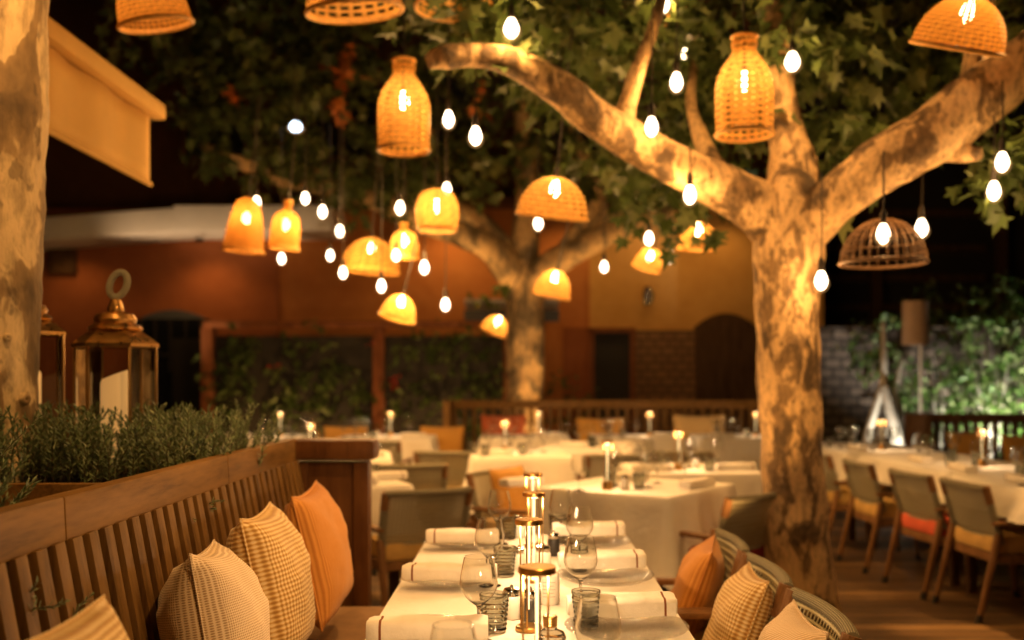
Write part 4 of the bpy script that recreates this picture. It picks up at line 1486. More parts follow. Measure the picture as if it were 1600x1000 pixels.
# far tables: glasses and tumblers
far_sets = [
    ('turned square table', [('w', .70, 5.62), ('w', .30, 5.45), ('t', .64, 5.52), ('w', .95, 5.85), ('t', .52, 5.95)]),
    ('table touching the big trunk', [('w', 1.32, 6.75), ('t', 1.24, 6.62), ('w', .88, 7.0), ('t', .82, 6.75)]),
    ('middle square table', [('w', -.30, 8.25), ('w', .16, 8.4), ('t', -.02, 8.1), ('t', -.32, 8.0)]),
    ('middle of the back tables', [('w', .5, 9.15), ('w', .8, 9.3), ('w', .38, 9.35), ('t', .62, 9.0)]),
    ('table behind the bench end panel', [('w', -1.3, 8.1), ('t', -1.3, 7.75), ('w', -1.75, 8.2)]),
    ('table just beyond the bench end panel', [('w', -1.05, 6.1), ('t', -1.12, 5.85), ('w', -1.35, 6.2)]),
    ('table before the hedge screen post', [('w', -1.25, 10.7), ('w', -1.75, 10.8), ('w', -1.95, 10.6)]),
    ('farthest left table', [('w', -2.35, 10.7), ('w', -2.9, 10.85), ('t', -2.5, 10.6)]),
    ('table before the red pillow', [('w', .05, 10.65), ('w', -.2, 10.8), ('w', -.3, 10.6)]),
    ('table before the yellow pillow', [('w', 1.2, 10.65), ('w', .95, 10.8), ('t', 1.05, 10.6)]),
    ('table before the orange pillow', [('w', 2.3, 10.65), ('w', 2.1, 10.8), ('t', 2.4, 10.6)]),
    ('near table of the right hand row', [('w', 3.1, 5.3), ('w', 3.3, 5.7), ('t', 3.0, 5.55), ('t', 3.35, 5.5), ('w', 3.05, 6.1), ('t', 3.0, 5.95)]),
    ('second table of the right hand row', [('w', 3.1, 6.75), ('w', 3.35, 7.1), ('t', 3.0, 6.95), ('w', 3.05, 7.6), ('t', 3.25, 7.5), ('w', 3.4, 7.8)]),
    ('far table of the right hand row', [('w', 3.0, 8.5), ('w', 3.3, 8.8), ('t', 3.0, 9.0), ('w', 3.1, 9.3), ('w', 2.85, 8.9)]),
]
ORD = ['first', 'second', 'third', 'fourth', 'fifth', 'sixth', 'seventh', 'eighth']
for nm, items in far_sets:
    cnt = {'w': 0, 't': 0}
    rr_ = random.Random(len(nm) * 7)
    bx0 = sum(i[1] for i in items) / len(items); by0 = sum(i[2] for i in items) / len(items)
    for kk in 'wwt' if by0 < 10 else 'wwwt':
        for _try in range(40):
            nx_, ny_ = bx0 + rr_.uniform(-.3, .3), by0 + rr_.uniform(-.25, .25)
            if all(math.hypot(nx_ - i[1], ny_ - i[2]) > .11 for i in items):
                items.append((kk, nx_, ny_)); break
    tot = {'w': sum(1 for i in items if i[0] == 'w'), 't': sum(1 for i in items if i[0] == 't')}
    for kind in ('w', 't'):
        row = sorted([i for i in items if i[0] == kind], key=lambda i: i[1] / i[2])
        for q, (k_, x, y) in enumerate(row):
            base = 'wine glass' if kind == 'w' else 'grey tumbler'
            lab = ('only ' + base + ' on the ' + nm) if len(row) == 1 else (ORD[q] + ' ' + base + ' from the left on the ' + nm)
            put(kind, x, y, lab, base + 's on the far tables')

# ------------------------------------------------------------------ napkins, plates
def napkin_mesh():
    m = MB()
    L, seg = .27, 26
    prof = []
    for k in range(seg):
        a = 2 * PI * k / seg
        e = .50
        cx_, sy_ = math.cos(a), math.sin(a)
        prof.append((math.copysign(abs(cx_) ** e, cx_) * .045, math.copysign(abs(sy_) ** e, sy_) * .023 + .023))
    nx = 22
    rings = []
    for i in range(nx + 1):
        x = -L / 2 + L * i / nx
        sc = 1 - (.14 if i in (0, nx) else 0)
        rings.append([m.bm.verts.new((x, py_ * sc * (1 + .07 * mnoise.noise(Vector((x * 12, py_ * 20, 3)))), max(0, (pz_ - .023) * sc * (1 + .30 * mnoise.noise(Vector((x * 14, pz_ * 30, py_ * 25)))) + .023))) for py_, pz_ in prof])
    for i in range(nx):
        for k in range(seg):
            k2 = (k + 1) % seg
            m.bm.faces.new((rings[i][k], rings[i][k2], rings[i + 1][k2], rings[i + 1][k]))
    m.bm.faces.new(list(reversed(rings[0]))); m.bm.faces.new(rings[-1])
    # loose outer flap along the front, one fold layer
    m.grid(lambda u, v: Vector((-L / 2 + .004 + (L - .008) * u, -.046 - .004 * v, .034 - .031 * v + .002 * math.sin(u * 9))), 18, 3)
    return m
nk = napkin_mesh().build('rolled_napkin', M['napkin'], None, sharp=50)
nfirst = [True]
def place_napkin(x, y, rz, label, sc=1.0, z=None):
    if nfirst[0]:
        o = nk; nfirst[0] = False
    else:
        o = nk.copy(); COL.objects.link(o)
    o.location = (x, y, (TZ if z is None else z))
    o.rotation_euler = (0, 0, R(rz))
    o.scale = (sc, sc, sc)
    o['label'] = label; o['category'] = 'napkin'; o['group'] = 'rolled napkins'
    return o

def plate_mesh():
    m = MB(); m.lathe([(.0005, .004), (.095, .004), (.115, .008), (.138, .017), (.147, .020), (.149, .023), (.146, .026), (.136, .022), (.113, .013), (.094, .009), (.0005, .009)], 56)
    return m
plo = plate_mesh().build('glass_plate', M['glass_plate'], None, sharp=60)
pf = [True]
def place_plate(x, y, label):
    if pf[0]:
        o = plo; pf[0] = False
    else:
        o = plo.copy(); COL.objects.link(o)
    o.location = (x, y, TZ)
    o['label'] = label; o['category'] = 'plate'; o['group'] = 'bubbled glass plates'
# right side settings
rows = ['nearest', 'second', 'third', 'farthest']
for i, y in enumerate((1.82, 2.36, 2.98, 3.62)):
    place_plate(.243, y, '%s bubbled glass plate on the chair side of the front table' % rows[i])
    place_napkin(.240, y + .10, random.uniform(-3, 3), '%s rolled napkin on the chair side of the front table' % rows[i], 1.0, TZ + .026)
for i, y in enumerate((1.70, 2.28, 2.93, 3.60)):
    place_plate(-.222, y + .03, '%s bubbled glass plate on the bench side of the front table' % rows[i])
    place_napkin(-.218, y - .06, 180 + random.uniform(-3, 3), '%s rolled napkin on the bench side of the front table' % rows[i], 1.0, TZ + .026)
far_nap = [(-.02, 5.72, 40, 'turned square table, left side'), (.62, 6.02, -30, 'turned square table, far side'), (.98, 5.62, 50, 'turned square table, trunk side'), (.86, 6.62, 5, 'table touching the big trunk, left side'), (1.44, 6.72, 0, 'table touching the big trunk, trunk side'),
           (-.86, 6.05, 20, 'table just beyond the bench end, right side'), (-1.0, 5.78, 20, 'table just beyond the bench end, near side'), (-.25, 8.05, 0, 'middle square table'), (.45, 9.1, 0, 'middle of the back tables'), (.85, 9.05, 10, 'middle of the back tables, right side'),
           (-1.25, 7.85, 10, 'table behind the bench end panel'), (-1.2, 10.6, 0, 'table before the hedge screen post'), (-3.1, 10.6, 0, 'farthest left table'), (.25, 10.65, 0, 'table before the red pillow'), (1.5, 10.62, 0, 'table before the yellow pillow'), (2.12, 10.6, 0, 'table before the orange pillow'),
           (2.95, 5.35, 90, 'near right hand table, near end'), (2.95, 5.85, 90, 'near right hand table, middle'), (2.95, 6.65, 90, 'second right hand table, near end'), (2.95, 7.35, 90, 'second right hand table, middle'), (2.9, 8.6, 90, 'far right hand table')]
for x, y, a, lab in far_nap:
    place_napkin(x, y, a, 'rolled white napkin on the ' + lab, 1.0)

# ------------------------------------------------------------------ condiments on the front table
def jar(label, name, loc, r, h, body, lid=None, cat='jar', lines=False):
    t = thing(name, label, cat, loc)
    m = MB(); m.lathe([(.0005, 0), (r * .95, 0), (r, .003), (r, h * .86), (r * .93, h * .93), (r * .8, h), (.0005, h)], 28); m.build('body', body, t)
    if lid is not None:
        m = MB(); m.lathe([(.0005, h + .0005), (r * .86, h + .0005), (r * .88, h + .003), (r * .88, h + .014), (r * .8, h + .018), (r * .2, h + .020), (r * .16, h + .026), (.0005, h + .028)], 28); m.build('lid', lid, t)
    if lines:
        m = MB()
        for q in range(5):
            zz = h * (.25 + .11 * q)
            a0, a1 = -2.2, -1.0 - .15 * (q % 2)
            m.grid(lambda u, v: Vector((math.cos(a0 + (a1 - a0) * u) * (r + .0006), math.sin(a0 + (a1 - a0) * u) * (r + .0006), zz + .0015 * v)), 10, 1)
        m.build('label_print', M['ink'], t)
    return t
jar('white jar with a paper label on the front table', 'label_jar', (.066, 2.69, TZ), .029, .088, M['label'], None, 'jar', True)
jar('dark spice jar with a steel lid on the front table', 'spice_jar', (.014, 2.50, TZ), .024, .058, M['pepper'], M['steel'])
jar('small white salt pot with a steel lid on the front table', 'salt_pot', (-.034, 2.52, TZ), .024, .058, M['ceramic'], M['steel'])
jar('white ceramic pot between the second and third lamps', 'salt_pot', (.058, 3.16, TZ), .026, .06, M['ceramic'], M['steel'])
jar('dark spice jar between the third and fourth lamps', 'spice_jar', (.10, 3.42, TZ), .022, .06, M['pepper'], M['steel'])
jar('small white pot left of the third lamp', 'salt_pot', (-.02, 3.18, TZ), .02, .05, M['ceramic'], M['steel'])
jar('white pot at the far end of the front table', 'salt_pot', (-.015, 3.82, TZ), .024, .06, M['ceramic'], M['steel'])
t = thing('oil_bottle', 'clear bottle with a ribbed brass cap near the front lamp', 'bottle', (.052, 2.02, TZ))
m = MB(); m.lathe([(.0005, 0), (.031, 0), (.033, .003), (.033, .082), (.029, .092), (.015, .098), (.0135, .104), (.012, .105), (.011, .098), (.027, .088), (.031, .08), (.031, .006), (.0005, .005)], 32); m.build('body', M['glass'], t)
m = MB()
pr = [(.0005, .126), (.013, .126)] + [(.0148 + (.0006 if k % 2 else -.0004), .1245 - .0025 * k) for k in range(8)] + [(.0145, .1035)]
m.lathe(pr, 28); m.build('cap', M['brass'], t)

# small white candle pots glowing on far tables
for x, y, lab in ((.56, 5.5, 'white salt pot beside the lamp on the turned square table'), (1.2, 6.9, 'white pot on the table touching the big trunk'), (.0, 8.35, 'white pot on the middle square table'),
                  (-.12, 8.3, 'small white pot left of another on the middle square table'), (-1.6, 10.7, 'white pot on the table before the hedge screen post'), (-2.85, 10.7, 'white pot on the farthest left table'), (2.45, 10.95, 'white pot on the table before the orange pillow')):
    t = dup(bpy.data.objects['salt_pot'], lab, (x, y, TZ)); t['group'] = 'white pots on the far tables'

# ------------------------------------------------------------------ back bench with pillows
def slat_bench(label, x0, x1, y, zt, mat, matv, step=.115, leftpost=True):
    t = thing('slatted_bench', label, 'bench', ((x0 + x1) / 2, y, 0))
    hw = (x1 - x0) / 2
    m = MB(); m.box((0, 0, zt - .05), (2 * hw, .07, .10), None, .008); m.build('top_rail', mat, t)
    n = int(2 * hw / step)
    for k in range(n + 1):
        m = MB(); m.box((-hw + .03 + (2 * hw - .06) * k / n, 0, (zt - .1 + .42) / 2), (.05, .03, zt - .1 - .42), None, .003); m.build('slat', matv, t)
    m = MB(); m.box((0, -.24, .38), (2 * hw, .5, .07), None, .01); m.build('seat', mat, t)
    m = MB(); m.box((0, -.46, .17), (2 * hw - .1, .03, .34)); m.build('front_panel', mat, t)
    if leftpost:
        for a in (-1, 1):
            m = MB(); m.box((a * (hw + .04), -.2, zt / 2), (.08, .5, zt), None, .01); m.build('end_panel', mat, t)
    return t
slat_bench('brown slatted bench along the back of the terrace before the brick wall', -.86, 2.95, 11.75, 1.13, M['teak'], M['teak_v'])
slat_bench('dark slatted bench backlit by the floodlit plants on the right', 3.95, 6.8, 10.0, 1.03, M['dark_wood'], M['dark_wood'], .1)
GB = 'pillows on the far benches'
def far_pillow(label, mat, x, y, w_, zt, tilt=.3):
    pillow(label, mat, w_, .13, (x - w_ / 2, y, zt), (x + w_ / 2, y, zt), (0, -tilt, -1), GB)
far_pillow('red coral pillow on the back bench', M['p_coral'], -.25, 11.45, .52, .96)
far_pillow('golden yellow pillow on the back bench', M['p_yellow'], .88, 11.45, .56, .93)
far_pillow('orange yellow pillow on the back bench, nearest the big trunk', M['p_gingham'], 2.02, 11.45, .60, .96)
far_pillow('mustard pillow at the left end of the dark right hand bench', M['p_yellow'], 4.32, 9.65, .40, .86)
far_pillow('mustard pillow at the right end of the dark right hand bench', M['p_yellow'], 4.85, 9.6, .44, .83)
far_pillow('ochre pillow on the bench before the hedge screen', M['p_yellow'], -2.05, 11.3, .5, .84)
far_pillow('ochre pillow low beside the hedge screen post', M['p_yellow'], -.95, 11.3, .5, .84)

# ------------------------------------------------------------------ pendants and bulbs
def bulb_profile(r=.029, h=.10):
    return [(.0005, 0), (r * .45, .006), (r * .8, .02), (r * .98, .036), (r, .046), (r * .93, .06), (r * .7, .078), (r * .47, .092), (r * .42, h), (.0005, h)]

def m_bulb_parts(t, loc, mat, cord, r=.031, rot=None, light=0, color=WARM):
    m = MB(); m.lathe(bulb_profile(r * .94, .094), 18); m.build('glowing_core', mat, t, loc=Vector(loc) + Vector((0, 0, -.043)))
    m = MB(); m.lathe(bulb_profile(r * 1.28, .112), 18); m.build('bulb_glass', M['envelope'], t, loc=Vector(loc) + Vector((0, 0, -.057)))
    m = MB(); m.lathe([(.0005, 0), (.015, 0), (.016, .01), (.016, .05), (.010, .06), (.004, .07), (.0005, .07)], 12); m.build('socket', M['cord'], t, loc=Vector(loc) + Vector((0, 0, .055)))
    m = MB(); m.tube([(0, 0, .12), (.004, 0, cord * .5), (0, 0, cord)], .004, 5); m.build('cord', M['cord'], t, loc=Vector(loc))
    if light:
        point_light('bulb_light', Vector(loc) + Vector((0, 0, -.005)), light, color, .03, t)

BULB_W = 28
bulbs = [
    (1238, 98, 5.0, 'big glowing bulb hanging right against the central upright limb', .8, 1.6), (799, 46, 4.75, 'glowing bulb among the light green leaves at the limb tip', .8, 1.2), (701, 188, 5.6, 'glowing bulb just right of the large bottle basket, upper of two', .8, 1),
    (743, 214, 5.0, 'larger glowing bulb lower right of the large bottle basket', 1.0, 1), (1037, 8, 5.5, 'glowing bulb at the top edge above the thin upright branch', .6, 1), (1073, 86, 6.3, 'small glowing bulb above another left of the tall bottle basket', .7, 1),
    (1057, 130, 5.0, 'large glowing bulb left of the tall bottle basket', .8, 1), (1018, 200, 4.8, 'glowing bulb hanging in front of the long left limb', .9, 1.0), (1078, 306, 5.0, 'glowing bulb under the long left limb by the leaves', .25, 1), (841, 350, 7.0, 'glowing bulb below the tilted dome basket', .8, 1),
    (1014, 374, 7.0, 'glowing bulb over the small open basket near the big trunk', .8, 1), (1047, 403, 8.0, 'glowing bulb just right of the small open basket', 1.0, 1), (944, 418, 8.5, 'lone glowing bulb before the ochre wall', 1.2, 1), (401, 317, 8.3, 'glowing bulb overlapping the top of the bucket basket', .8, 1),
    (477, 311, 8.0, 'topmost glowing bulb of the string right of the slim bell basket', .8, 1), (504, 332, 7.5, 'second glowing bulb down the string right of the slim bell basket', .9, 1), (531, 362, 8.0, 'third glowing bulb down the string right of the slim bell basket', 1.0, 1),
    (516, 400, 9.0, 'smaller glowing bulb below the string near the wide far basket', 1.2, 1), (440, 405, 9.0, 'glowing bulb under the slim bell basket', 1.2, 1), (536, 427, 8.0, 'glowing bulb lower left of the wide far basket', 1.3, 1), (596, 448, 7.5, 'glowing bulb upper left of the small tilted dome', 1.3, 1),
    (663, 419, 7.0, 'glowing bulb right of the stacked far baskets', 1.1, 1), (625, 326, 7.0, 'glowing bulb left of the rounded basket', .7, 1), (698, 297, 7.3, 'glowing bulb overlapping the top of the rounded basket', .5, 1), (696, 477, 7.5, 'lowest glowing bulb, before the pale canopy', 1.5, 1),
    (619, 400, 8.0, 'glowing bulb between the wide far basket and the small bell', 1.0, 1), (1283, 440, 4.95, 'pear shaped bulb hanging beside the right edge of the big trunk', .55, .8), (1440, 358, 5.1, 'pear shaped bulb just right of the dark wire dome', .5, .8),
    (1566, 255, 4.75, 'pear shaped bulb before the leaves at the far right', .4, .35), (1553, 300, 4.9, 'lower of two pear shaped bulbs by the right hand leaves', .5, .4), (1380, 367, 4.7, 'long bulb hanging in front of the dark wire dome', .4, .8),
]
for px, py, Y, lab, cord, k in bulbs:
    p = P(px, py, Y)
    t = thing('string_bulb', lab, 'light bulb', p, 0, 'bare string bulbs')
    m_bulb_parts(t, (0, 0, 0), M['bulb'], cord, (.032 if k <= 1 else .038), None, BULB_W * k * (1.9 if Y >= 7 else 1))
p = P(462, 199, 9.0)
t = thing('string_bulb', 'cold bluish bulb high among the dark leaves', 'light bulb', p, 0, 'bare string bulbs')
m_bulb_parts(t, (0, 0, 0), M['bulb_cold'], .6, .06, None, 2, (.6, .8, 1))

PEND_W = 3.0
def pendant(label, p, shape, w_, h_, tilt=(0, 0), cord=.8, light=None, mat=None, cat='pendant lamp', bulb=True, rz=0, down=0, cone=125):
    t = thing('wicker_pendant', label, cat, p, R(rz), 'woven pendant lamps')
    t.rotation_euler = (R(tilt[0]), R(tilt[1]), R(rz))
    r = w_ / 2
    if shape == 'bottle':
        pr = [(r * .42, h_ * .5), (r * .44, h_ * .45), (r * .44, h_ * .40), (r * .40, h_ * .36), (r * .55, h_ * .28), (r * .80, h_ * .17), (r * .95, h_ * .06), (r * 1.0, -h_ * .05), (r * 1.0, -h_ * .25), (r * .97, -h_ * .5)]
    elif shape == 'dome':
        pr = [(r * .08, h_ * .5)] + [(r * math.sin(a), -h_ * .5 + h_ * math.cos(a)) for a in [R(12 + 78 * k / 9) for k in range(10)]]
    elif shape == 'bucket':
        pr = [(r * .25, h_ * .5), (r * .55, h_ * .42), (r * .72, h_ * .22), (r * .85, 0), (r * .95, -h_ * .25), (r, -h_ * .5)]
    elif shape == 'bell':
        pr = [(r * .28, h_ * .5), (r * .30, h_ * .30), (r * .62, h_ * .24), (r * .88, h_ * .10), (r * .97, -h_ * .1), (r, -h_ * .5)]
    else:
        pr = [(r * .35, h_ * .5), (r * .7, h_ * .42), (r * .92, h_ * .2), (r, -h_ * .05), (r * .97, -h_ * .3), (r * .86, -h_ * .5)]
    # refine
    q = catmull([(Vector((a, b, 0)), 1) for a, b in pr], 4)
    m = MB(); m.lathe([(v.x, v.y) for v, _ in q], 48)
    sh = m.build('basket', mat or M['wicker'], t, sharp=0)
    m = MB()
    rb, zb = pr[-1]
    m.tube([(math.cos(2 * PI * k / 40) * rb, math.sin(2 * PI * k / 40) * rb, zb) for k in range(41)], .011, 8, False)
    rt, zt = pr[0]
    if shape in ('bottle', 'bell'):
        m.build('rim', M['wicker_rim'], t)
        m = MB(); m.tube([(math.cos(2 * PI * k / 24) * rt, math.sin(2 * PI * k / 24) * rt, zt) for k in range(25)], .009, 6, False)
        m.build('neck_ring', M['wicker_rim'], t)
    else:
        m.build('rim', M['wicker_rim'], t)
    bz = {'bottle': .02, 'dome': .08, 'bucket': .05, 'bell': 0.0, 'round': .04}[shape] * h_ / .4
    if bulb:
        m = MB(); m.lathe(bulb_profile(.030), 16); m.build('bulb', M['bulb_hot'], t, loc=(0, 0, bz - .05))
        point_light('pendant_light', (0, 0, bz), PEND_W if light is None else light, WARM, .035, t)
    if down:
        L = bpy.data.lights.new('down_light', 'SPOT'); L.energy = down; L.color = WARM; L.spot_size = R(cone); L.spot_blend = .45; L.shadow_soft_size = .06
        o = bpy.data.objects.new('down_light', L); COL.objects.link(o); o.parent = t
        o.location = (0, 0, -h_ * .46)
    m = MB(); m.tube([(0, 0, bz + .055), (0, 0, bz + .12), (0, 0, zt), (0, 0, zt + cord)], [.016, .014, .006, .006], 7); m.build('cord', M['cord'], t)
    return t

def added_dome_spot(label, p, power, ang, target):  # added out-of-view pendant with a spot for extra light
    t = pendant(label, p, 'dome', .45, .26, light=2.5, cord=1.0)
    L = bpy.data.lights.new('added_dome_light', 'SPOT'); L.energy = power; L.color = WARM; L.spot_size = R(ang); L.spot_blend = .5; L.shadow_soft_size = .05
    o = bpy.data.objects.new('added_dome_light', L); COL.objects.link(o); o.parent = t
    o.location = (0, 0, -.05)
    o.rotation_euler = (Vector(target) - Vector(p)).to_track_quat('-Z', 'Y').to_euler()
    return t

def pend_px(label, px, y0, y1, wpx, Y, shape, **kw):
    if Y > 6.7:
        kw.setdefault('light', 7.0)
    p = P(px, (y0 + y1) / 2, Y)
    return pendant(label, p, shape, wpx * Y / FPX, (y1 - y0) * Y / FPX, **kw)
pend_px('bottle shaped wicker pendant hanging alone in the dark left of the limb tip', 631, 95, 234, 82, 5.4, 'bottle')
pend_px('bottle shaped wicker pendant before the leaves left of the central upright limb', 1163, 58, 210, 90, 4.7, 'bottle')
pend_px('tilted dome basket pendant over the middle of the terrace', 866, 276, 338, 112, 5.6, 'dome', down=42, tilt=(12, 6))
pend_px('closely woven dome pendant cut by the top edge over the right limb', 1507, -5, 74, 140, 4.5, 'dome', mat=M['wicker_fine'], tilt=(22, 9), light=2.2)
pend_px('small strongly tilted dome pendant below the far bulbs', 625, 460, 498, 56, 7.2, 'dome', tilt=(12, 16))
pend_px('small upright dome pendant left of the big trunk', 1091, 347, 388, 62, 7.2, 'dome', down=85)
pend_px('small tilted dome pendant right beside the far trunk', 866, 421, 462, 58, 8.0, 'dome', down=26, tilt=(10, 13))
pend_px('tiny tilted dome pendant at the left edge of the far trunk', 776, 493, 520, 42, 9.5, 'dome', down=26, tilt=(8, 25))
pend_px('bucket shaped wicker pendant under the pale fascia', 384, 310, 392, 62, 7.6, 'bucket', down=50, tilt=(0, 6), mat=M['wicker_fine'])
pend_px('slim bell shaped wicker pendant beside the bucket basket', 447, 314, 388, 46, 7.8, 'bell', down=26, tilt=(0, 6), mat=M['wicker_fine'])
pend_px('rounded wicker pendant in the middle of the bulbs', 683, 297, 359, 68, 6.8, 'round', down=85)
pend_px('small bell shaped wicker pendant above the wide far basket', 632, 350, 402, 44, 8.2, 'bell')
pend_px('wide low dome pendant behind the string of bulbs', 580, 372, 424, 92, 8.6, 'dome', down=42, tilt=(0, 4))
pend_px('small open basket pendant before the ochre wall', 1015, 388, 420, 46, 8.8, 'bucket', down=40, tilt=(0, 18))
pend_px('upper left wicker pendant cut by the top edge beside the pale trunk', 232, -70, 36, 112, 4.6, 'bucket', tilt=(10, -9), mat=M['wicker_fine'], light=3)
pend_px('wide dome pendant cut by the top edge, left of centre', 550, -62, 16, 150, 4.4, 'dome', tilt=(8, -5), light=3)
pend_px('wide dome pendant cut by the top edge, above the bottle pendant', 710, -66, 12, 120, 5.0, 'dome', light=3)
pend_px('orange basket pendant glimpsed high among the leaves', 1060, -18, 38, 40, 6.6, 'bell')

# unlit dark wire dome
t = thing('wire_pendant', 'unlit dark cane dome hanging below the right limb', 'pendant lamp', P(1380, 376, 4.85))
R_, Hh = .205, .22
m = MB()
for k in range(28):
    a = 2 * PI * k / 28
    m.tube([(math.cos(a) * R_ * math.sin(R(b)), math.sin(a) * R_ * math.sin(R(b)), -Hh / 2 + Hh * math.cos(R(b))) for b in range(6, 91, 12)], .0028, 5)
m.build('ribs', M['wire'], t)
m = MB()
for b in (25, 45, 62, 76):
    m.tube([(math.cos(2 * PI * k / 32) * R_ * math.sin(R(b)), math.sin(2 * PI * k / 32) * R_ * math.sin(R(b)), -Hh / 2 + Hh * math.cos(R(b))) for k in range(33)], .0028, 5, False)
m.build('hoops', M['wire'], t)
m = MB(); m.tube([(math.cos(2 * PI * k / 40) * R_, math.sin(2 * PI * k / 40) * R_, -Hh / 2) for k in range(41)], .009, 8, False); m.build('rim', M['wire'], t)
m = MB(); m.tube([(0, 0, Hh / 2 - .01), (0, 0, Hh / 2 + .3)], .004, 5); m.build('cord', M['cord'], t)

# unseen pendants added above the frame to light the tables and left trunk
added_dome_spot('added unseen wicker dome pendant high above the near end of the front table', Vector((.45, 1.2, 2.75)), 120, 105, (-.3, 2.2, .8))
added_dome_spot('added unseen wicker dome pendant high above the far end of the front table', Vector((.1, 3.3, 3.05)), 90, 84, (.1, 3.3, 0))
added_dome_spot('added unseen wicker dome pendant high over the right hand tables', Vector((3.4, 5.2, 3.9)), 820, 105, (2.6, 4.9, 0))
added_dome_spot('added unseen wicker dome pendant high before the pale left trunk', Vector((-1.1, 2.6, 3.1)), 75, 110, (-1.5, 3.3, 1.3))

# ------------------------------------------------------------------ floodlit plants on the right
fl_ = thing('olive_tree', 'pale forked olive trunk floodlit white beside the dark bench', 'tree', (4.05, 11.3, 0))
io = Vector((4.05, 11.3, 0))
m = MB()
limb(m, rel([(P(1340, 800, 11.3), .06), (P(1354, 690, 11.3), .05), (P(1367, 640, 11.3), .042), (P(1380, 598, 11.3), .045), (P(1381, 560, 11.3), .04), (P(1380, 500, 11.4), .02)], io), 10, 5, .1, 5)
limb(m, rel([(P(1412, 800, 11.15), .085), (P(1402, 690, 11.15), .075), (P(1391, 640, 11.2), .06), (P(1381, 600, 11.25), .045)], io), 10, 5, .1, 5)
limb(m, rel([(P(1404, 690, 11.2), .06), (P(1400, 640, 11.3), .05), (P(1399, 608, 11.35), .035), (P(1410, 560, 11.4), .02)], io), 8, 5, .1, 5)
m.build('trunk', M['white_trunk'], fl_, sharp=0)
m = MB()
crown(m, [(P(px, py, Y) - io, r, n) for px, py, Y, r, n in ((1375, 560, 11.6, .3, 110), (1410, 590, 11.5, .25, 100), (1350, 540, 11.7, .3, 80), (1395, 500, 11.5, .18, 40), (1390, 487, 11.2, .08, 12), (1345, 570, 11.8, .2, 40), (1420, 630, 11.5, .18, 60))], .11, random.Random(31), OVAL)
m.build('crown', M['green'], fl_, merge=False, recalc=False, sharp=0)

for i, (px, py, Y, rx, rz, n, lab) in enumerate(((1480, 585, 12.2, .42, .45, 230, 'pale leafy shrub floodlit behind the dark bench, left of the dense one'), (1550, 555, 12.0, .6, .7, 620, 'dense bright green shrub floodlit behind the dark bench'), (1640, 590, 12.2, .5, .5, 260, 'green shrub at the right edge behind the dark bench'))):
    c = P(px, py, Y)
    t = thing('garden_shrub', lab, 'shrub', (c.x, c.y, 0), 0, 'floodlit shrubs behind the dark bench')
    m = MB()
    crown(m, [(Vector((0, 0, c.z)), (rx, rx * .6, rz), n), (Vector((-.1, -.1, c.z - rz * .8)), (rx * .9, rx * .5, rz * .6), n // 2), (Vector((0, 0, c.z - rz * 1.6)), (rx * .8, rx * .5, rz * .6), n // 3)], .11, random.Random(40 + i), OVAL)
    m.build('foliage', M['green'], t, merge=False, recalc=False, sharp=0)
    m = MB()
    rr = random.Random(50 + i)
    for k in range(7):
        a = rr.uniform(0, 6.28)
        m.tube([(0, 0, 0), (math.cos(a) * .1, math.sin(a) * .1, c.z * .5), (math.cos(a) * rx * .6, math.sin(a) * rx * .4, c.z + rz * .5)], [.018, .014, .006], 6)
    m.build('stems', M['white_trunk'], t, sharp=0)
t = thing('hedge', 'loose dark hedge growing along the top of the stone wall', 'hedge', (6.6, 13.5, 2.0))
m = MB()
rr = random.Random(61)
bl = [(Vector((rr.uniform(-1.3, 2.4), rr.uniform(-.2, .2), rr.uniform(.1, .75))), (.3, .3, .25), 42) for _ in range(26)]
crown(m, bl, .12, rr, OVAL)
m.build('foliage', M['green'], t, merge=False, recalc=False, sharp=0)
m = MB()
for k in range(16):
    m.tube([(-1.2 + .23 * k, 0, 0), (-1.2 + .23 * k + rr.uniform(-.1, .1), 0, .6)], [.014, .006], 5)
m.build('stems', M['stem'], t, sharp=0)

# floor lamp with square shade among the plants
c = P(1430, 505, 11.0)
t = thing('floor_lamp', 'unlit floor lamp with a beige drum shade on a pale pole among the plants', 'floor lamp', (c.x, 11.0, 0))
m = MB(); m.lathe([(.0005, 0), (.14, 0), (.14, .02), (.02, .035), (.0005, .036)], 20); m.build('base', M['fascia'], t)
m = MB(); m.tube([(0.06, 0, .03), (.06, 0, c.z)], .018, 8); m.build('pole', M['fascia'], t)
hh = 68 * 11 / FPX; ww = 40 * 11 / FPX
m = MB(); m.lathe([(ww / 2, c.z - hh / 2), (ww / 2 * .96, c.z + hh / 2), (ww / 2 * .94, c.z + hh / 2), (ww / 2 * .98, c.z - hh / 2)], 28, closed=True); m.build('lamp_shade', M['shade_paper'], t, sharp=40)

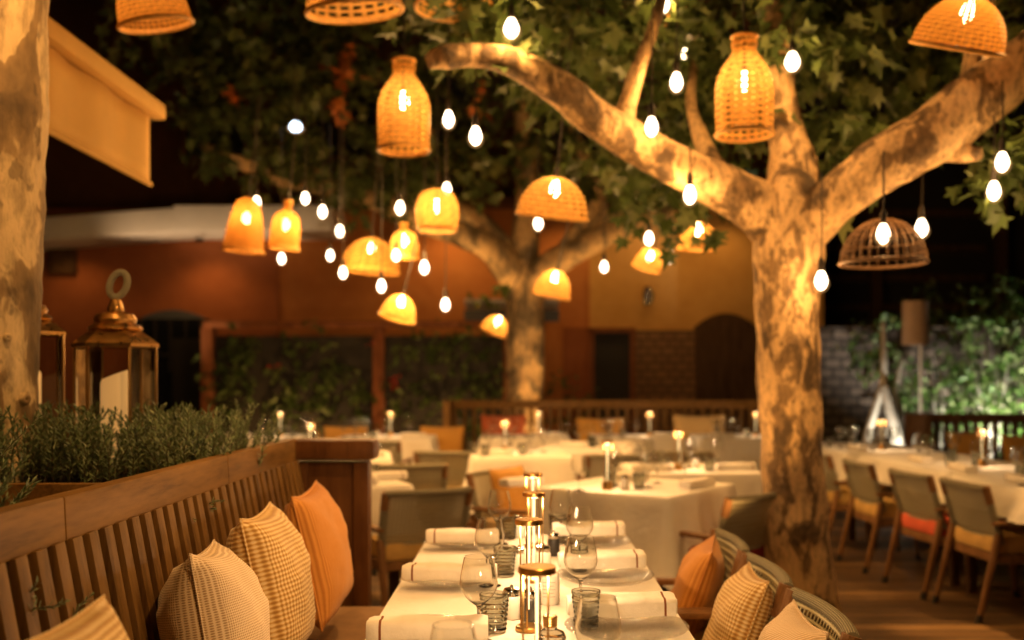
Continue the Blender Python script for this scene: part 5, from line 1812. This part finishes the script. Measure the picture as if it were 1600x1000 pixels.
# garden floodlights (lit spots at the foot of the plants, then unseen added ones)
def flood(label, loc, target, power, ang=95, color=(1.0, .92, .78)):
    t = thing('garden_spotlight', label, 'spotlight', loc, 0, 'garden spotlights')
    d = (Vector(target) - Vector(loc)).normalized()
    q = d.to_track_quat('Z', 'Y').to_matrix()
    m = MB(); m.lathe([(.0005, -.08), (.03, -.08), (.045, -.02), (.05, .04), (.046, .04), (.04, .0), (.0005, -.01)], 16, (0, 0, .12), False, 0, q); m.build('housing', M['black'], t)
    m = MB(); m.lathe([(.0005, .012), (.038, .012)], 16, (0, 0, .12), False, 0, q); m.build('lens', m_emit('flood_lens', color, 12), t)
    m = MB(); m.tube([(0, 0, -.0), (0, 0, .1)], .012, 6); m.build('spike', M['black'], t)
    L = bpy.data.lights.new('flood_light', 'SPOT'); L.energy = power; L.color = color; L.spot_size = R(ang); L.spot_blend = .6; L.shadow_soft_size = .04
    o = bpy.data.objects.new('flood_light', L); COL.objects.link(o); o.parent = t
    o.location = Vector((0, 0, .12)) + d * .05
    o.rotation_euler = d.to_track_quat('-Z', 'Y').to_euler()
    return t
flood('garden spotlight at the foot of the olive trunk', (4.15, 10.75, 0.02), (4.1, 11.35, 1.2), 150, 50)
flood('garden spotlight at the foot of the dense green shrub', (5.4, 11.2, 0.02), (5.5, 12.4, 2.1), 460, 100)
flood('garden spotlight beside the right edge shrub', (6.3, 11.3, 0.02), (6.4, 12.7, 2.1), 360, 100)

flood('added unseen spotlight lighting the big plane tree from its foot', (.98, 4.55, 0.02), (1.42, 5.3, 2.9), 105, 58, WARM)  # added lamp, brightens trunk and limb undersides
flood('added unseen spotlight lighting the far plane tree from its foot', (.1, 12.05, 0.02), (.05, 12.4, 3.4), 420, 70, WARM)  # added lamp, brightens the far trunk and limbs
flood('added unseen spotlight lighting the pale roof fascia at the left', (-5.6, 12.5, 0.02), (-4.6, 13.5, 3.55), 420, 55, WARM2)  # added lamp, brightens the fascia paint
flood('added unseen spotlight lighting the left hedge panel from below', (-3.2, 12.75, 0.02), (-3.2, 13.6, 1.2), 60, 120, WARM)  # added lamp, brightens the left climbing leaves
flood('added unseen spotlight lighting the right hedge panel from below', (-1.1, 12.75, 0.02), (-1.1, 13.6, 1.2), 60, 120, WARM)  # added lamp, brightens the right climbing leaves

# small pot plant by the far red wall
c = P(890, 570, 14.2)
t = thing('potted_plant', 'small potted plant by the dark red wall beside the far trunk', 'plant', (c.x, 14.2, 0))
m = MB(); m.lathe([(.0005, 0), (.14, 0), (.19, .4), (.17, .4), (.15, .36), (.0005, .35)], 20); m.build('pot', M['frame'], t)
m = MB(); crown(m, [(Vector((0, 0, 1.0)), (.35, .3, .5), 120)], .14, random.Random(77), OVAL); m.build('foliage', M['hedge'], t, merge=False, recalc=False, sharp=0)
m = MB(); m.tube([(0, 0, .3), (0, 0, 1.0)], .015, 6); m.build('stem', M['stem'], t)
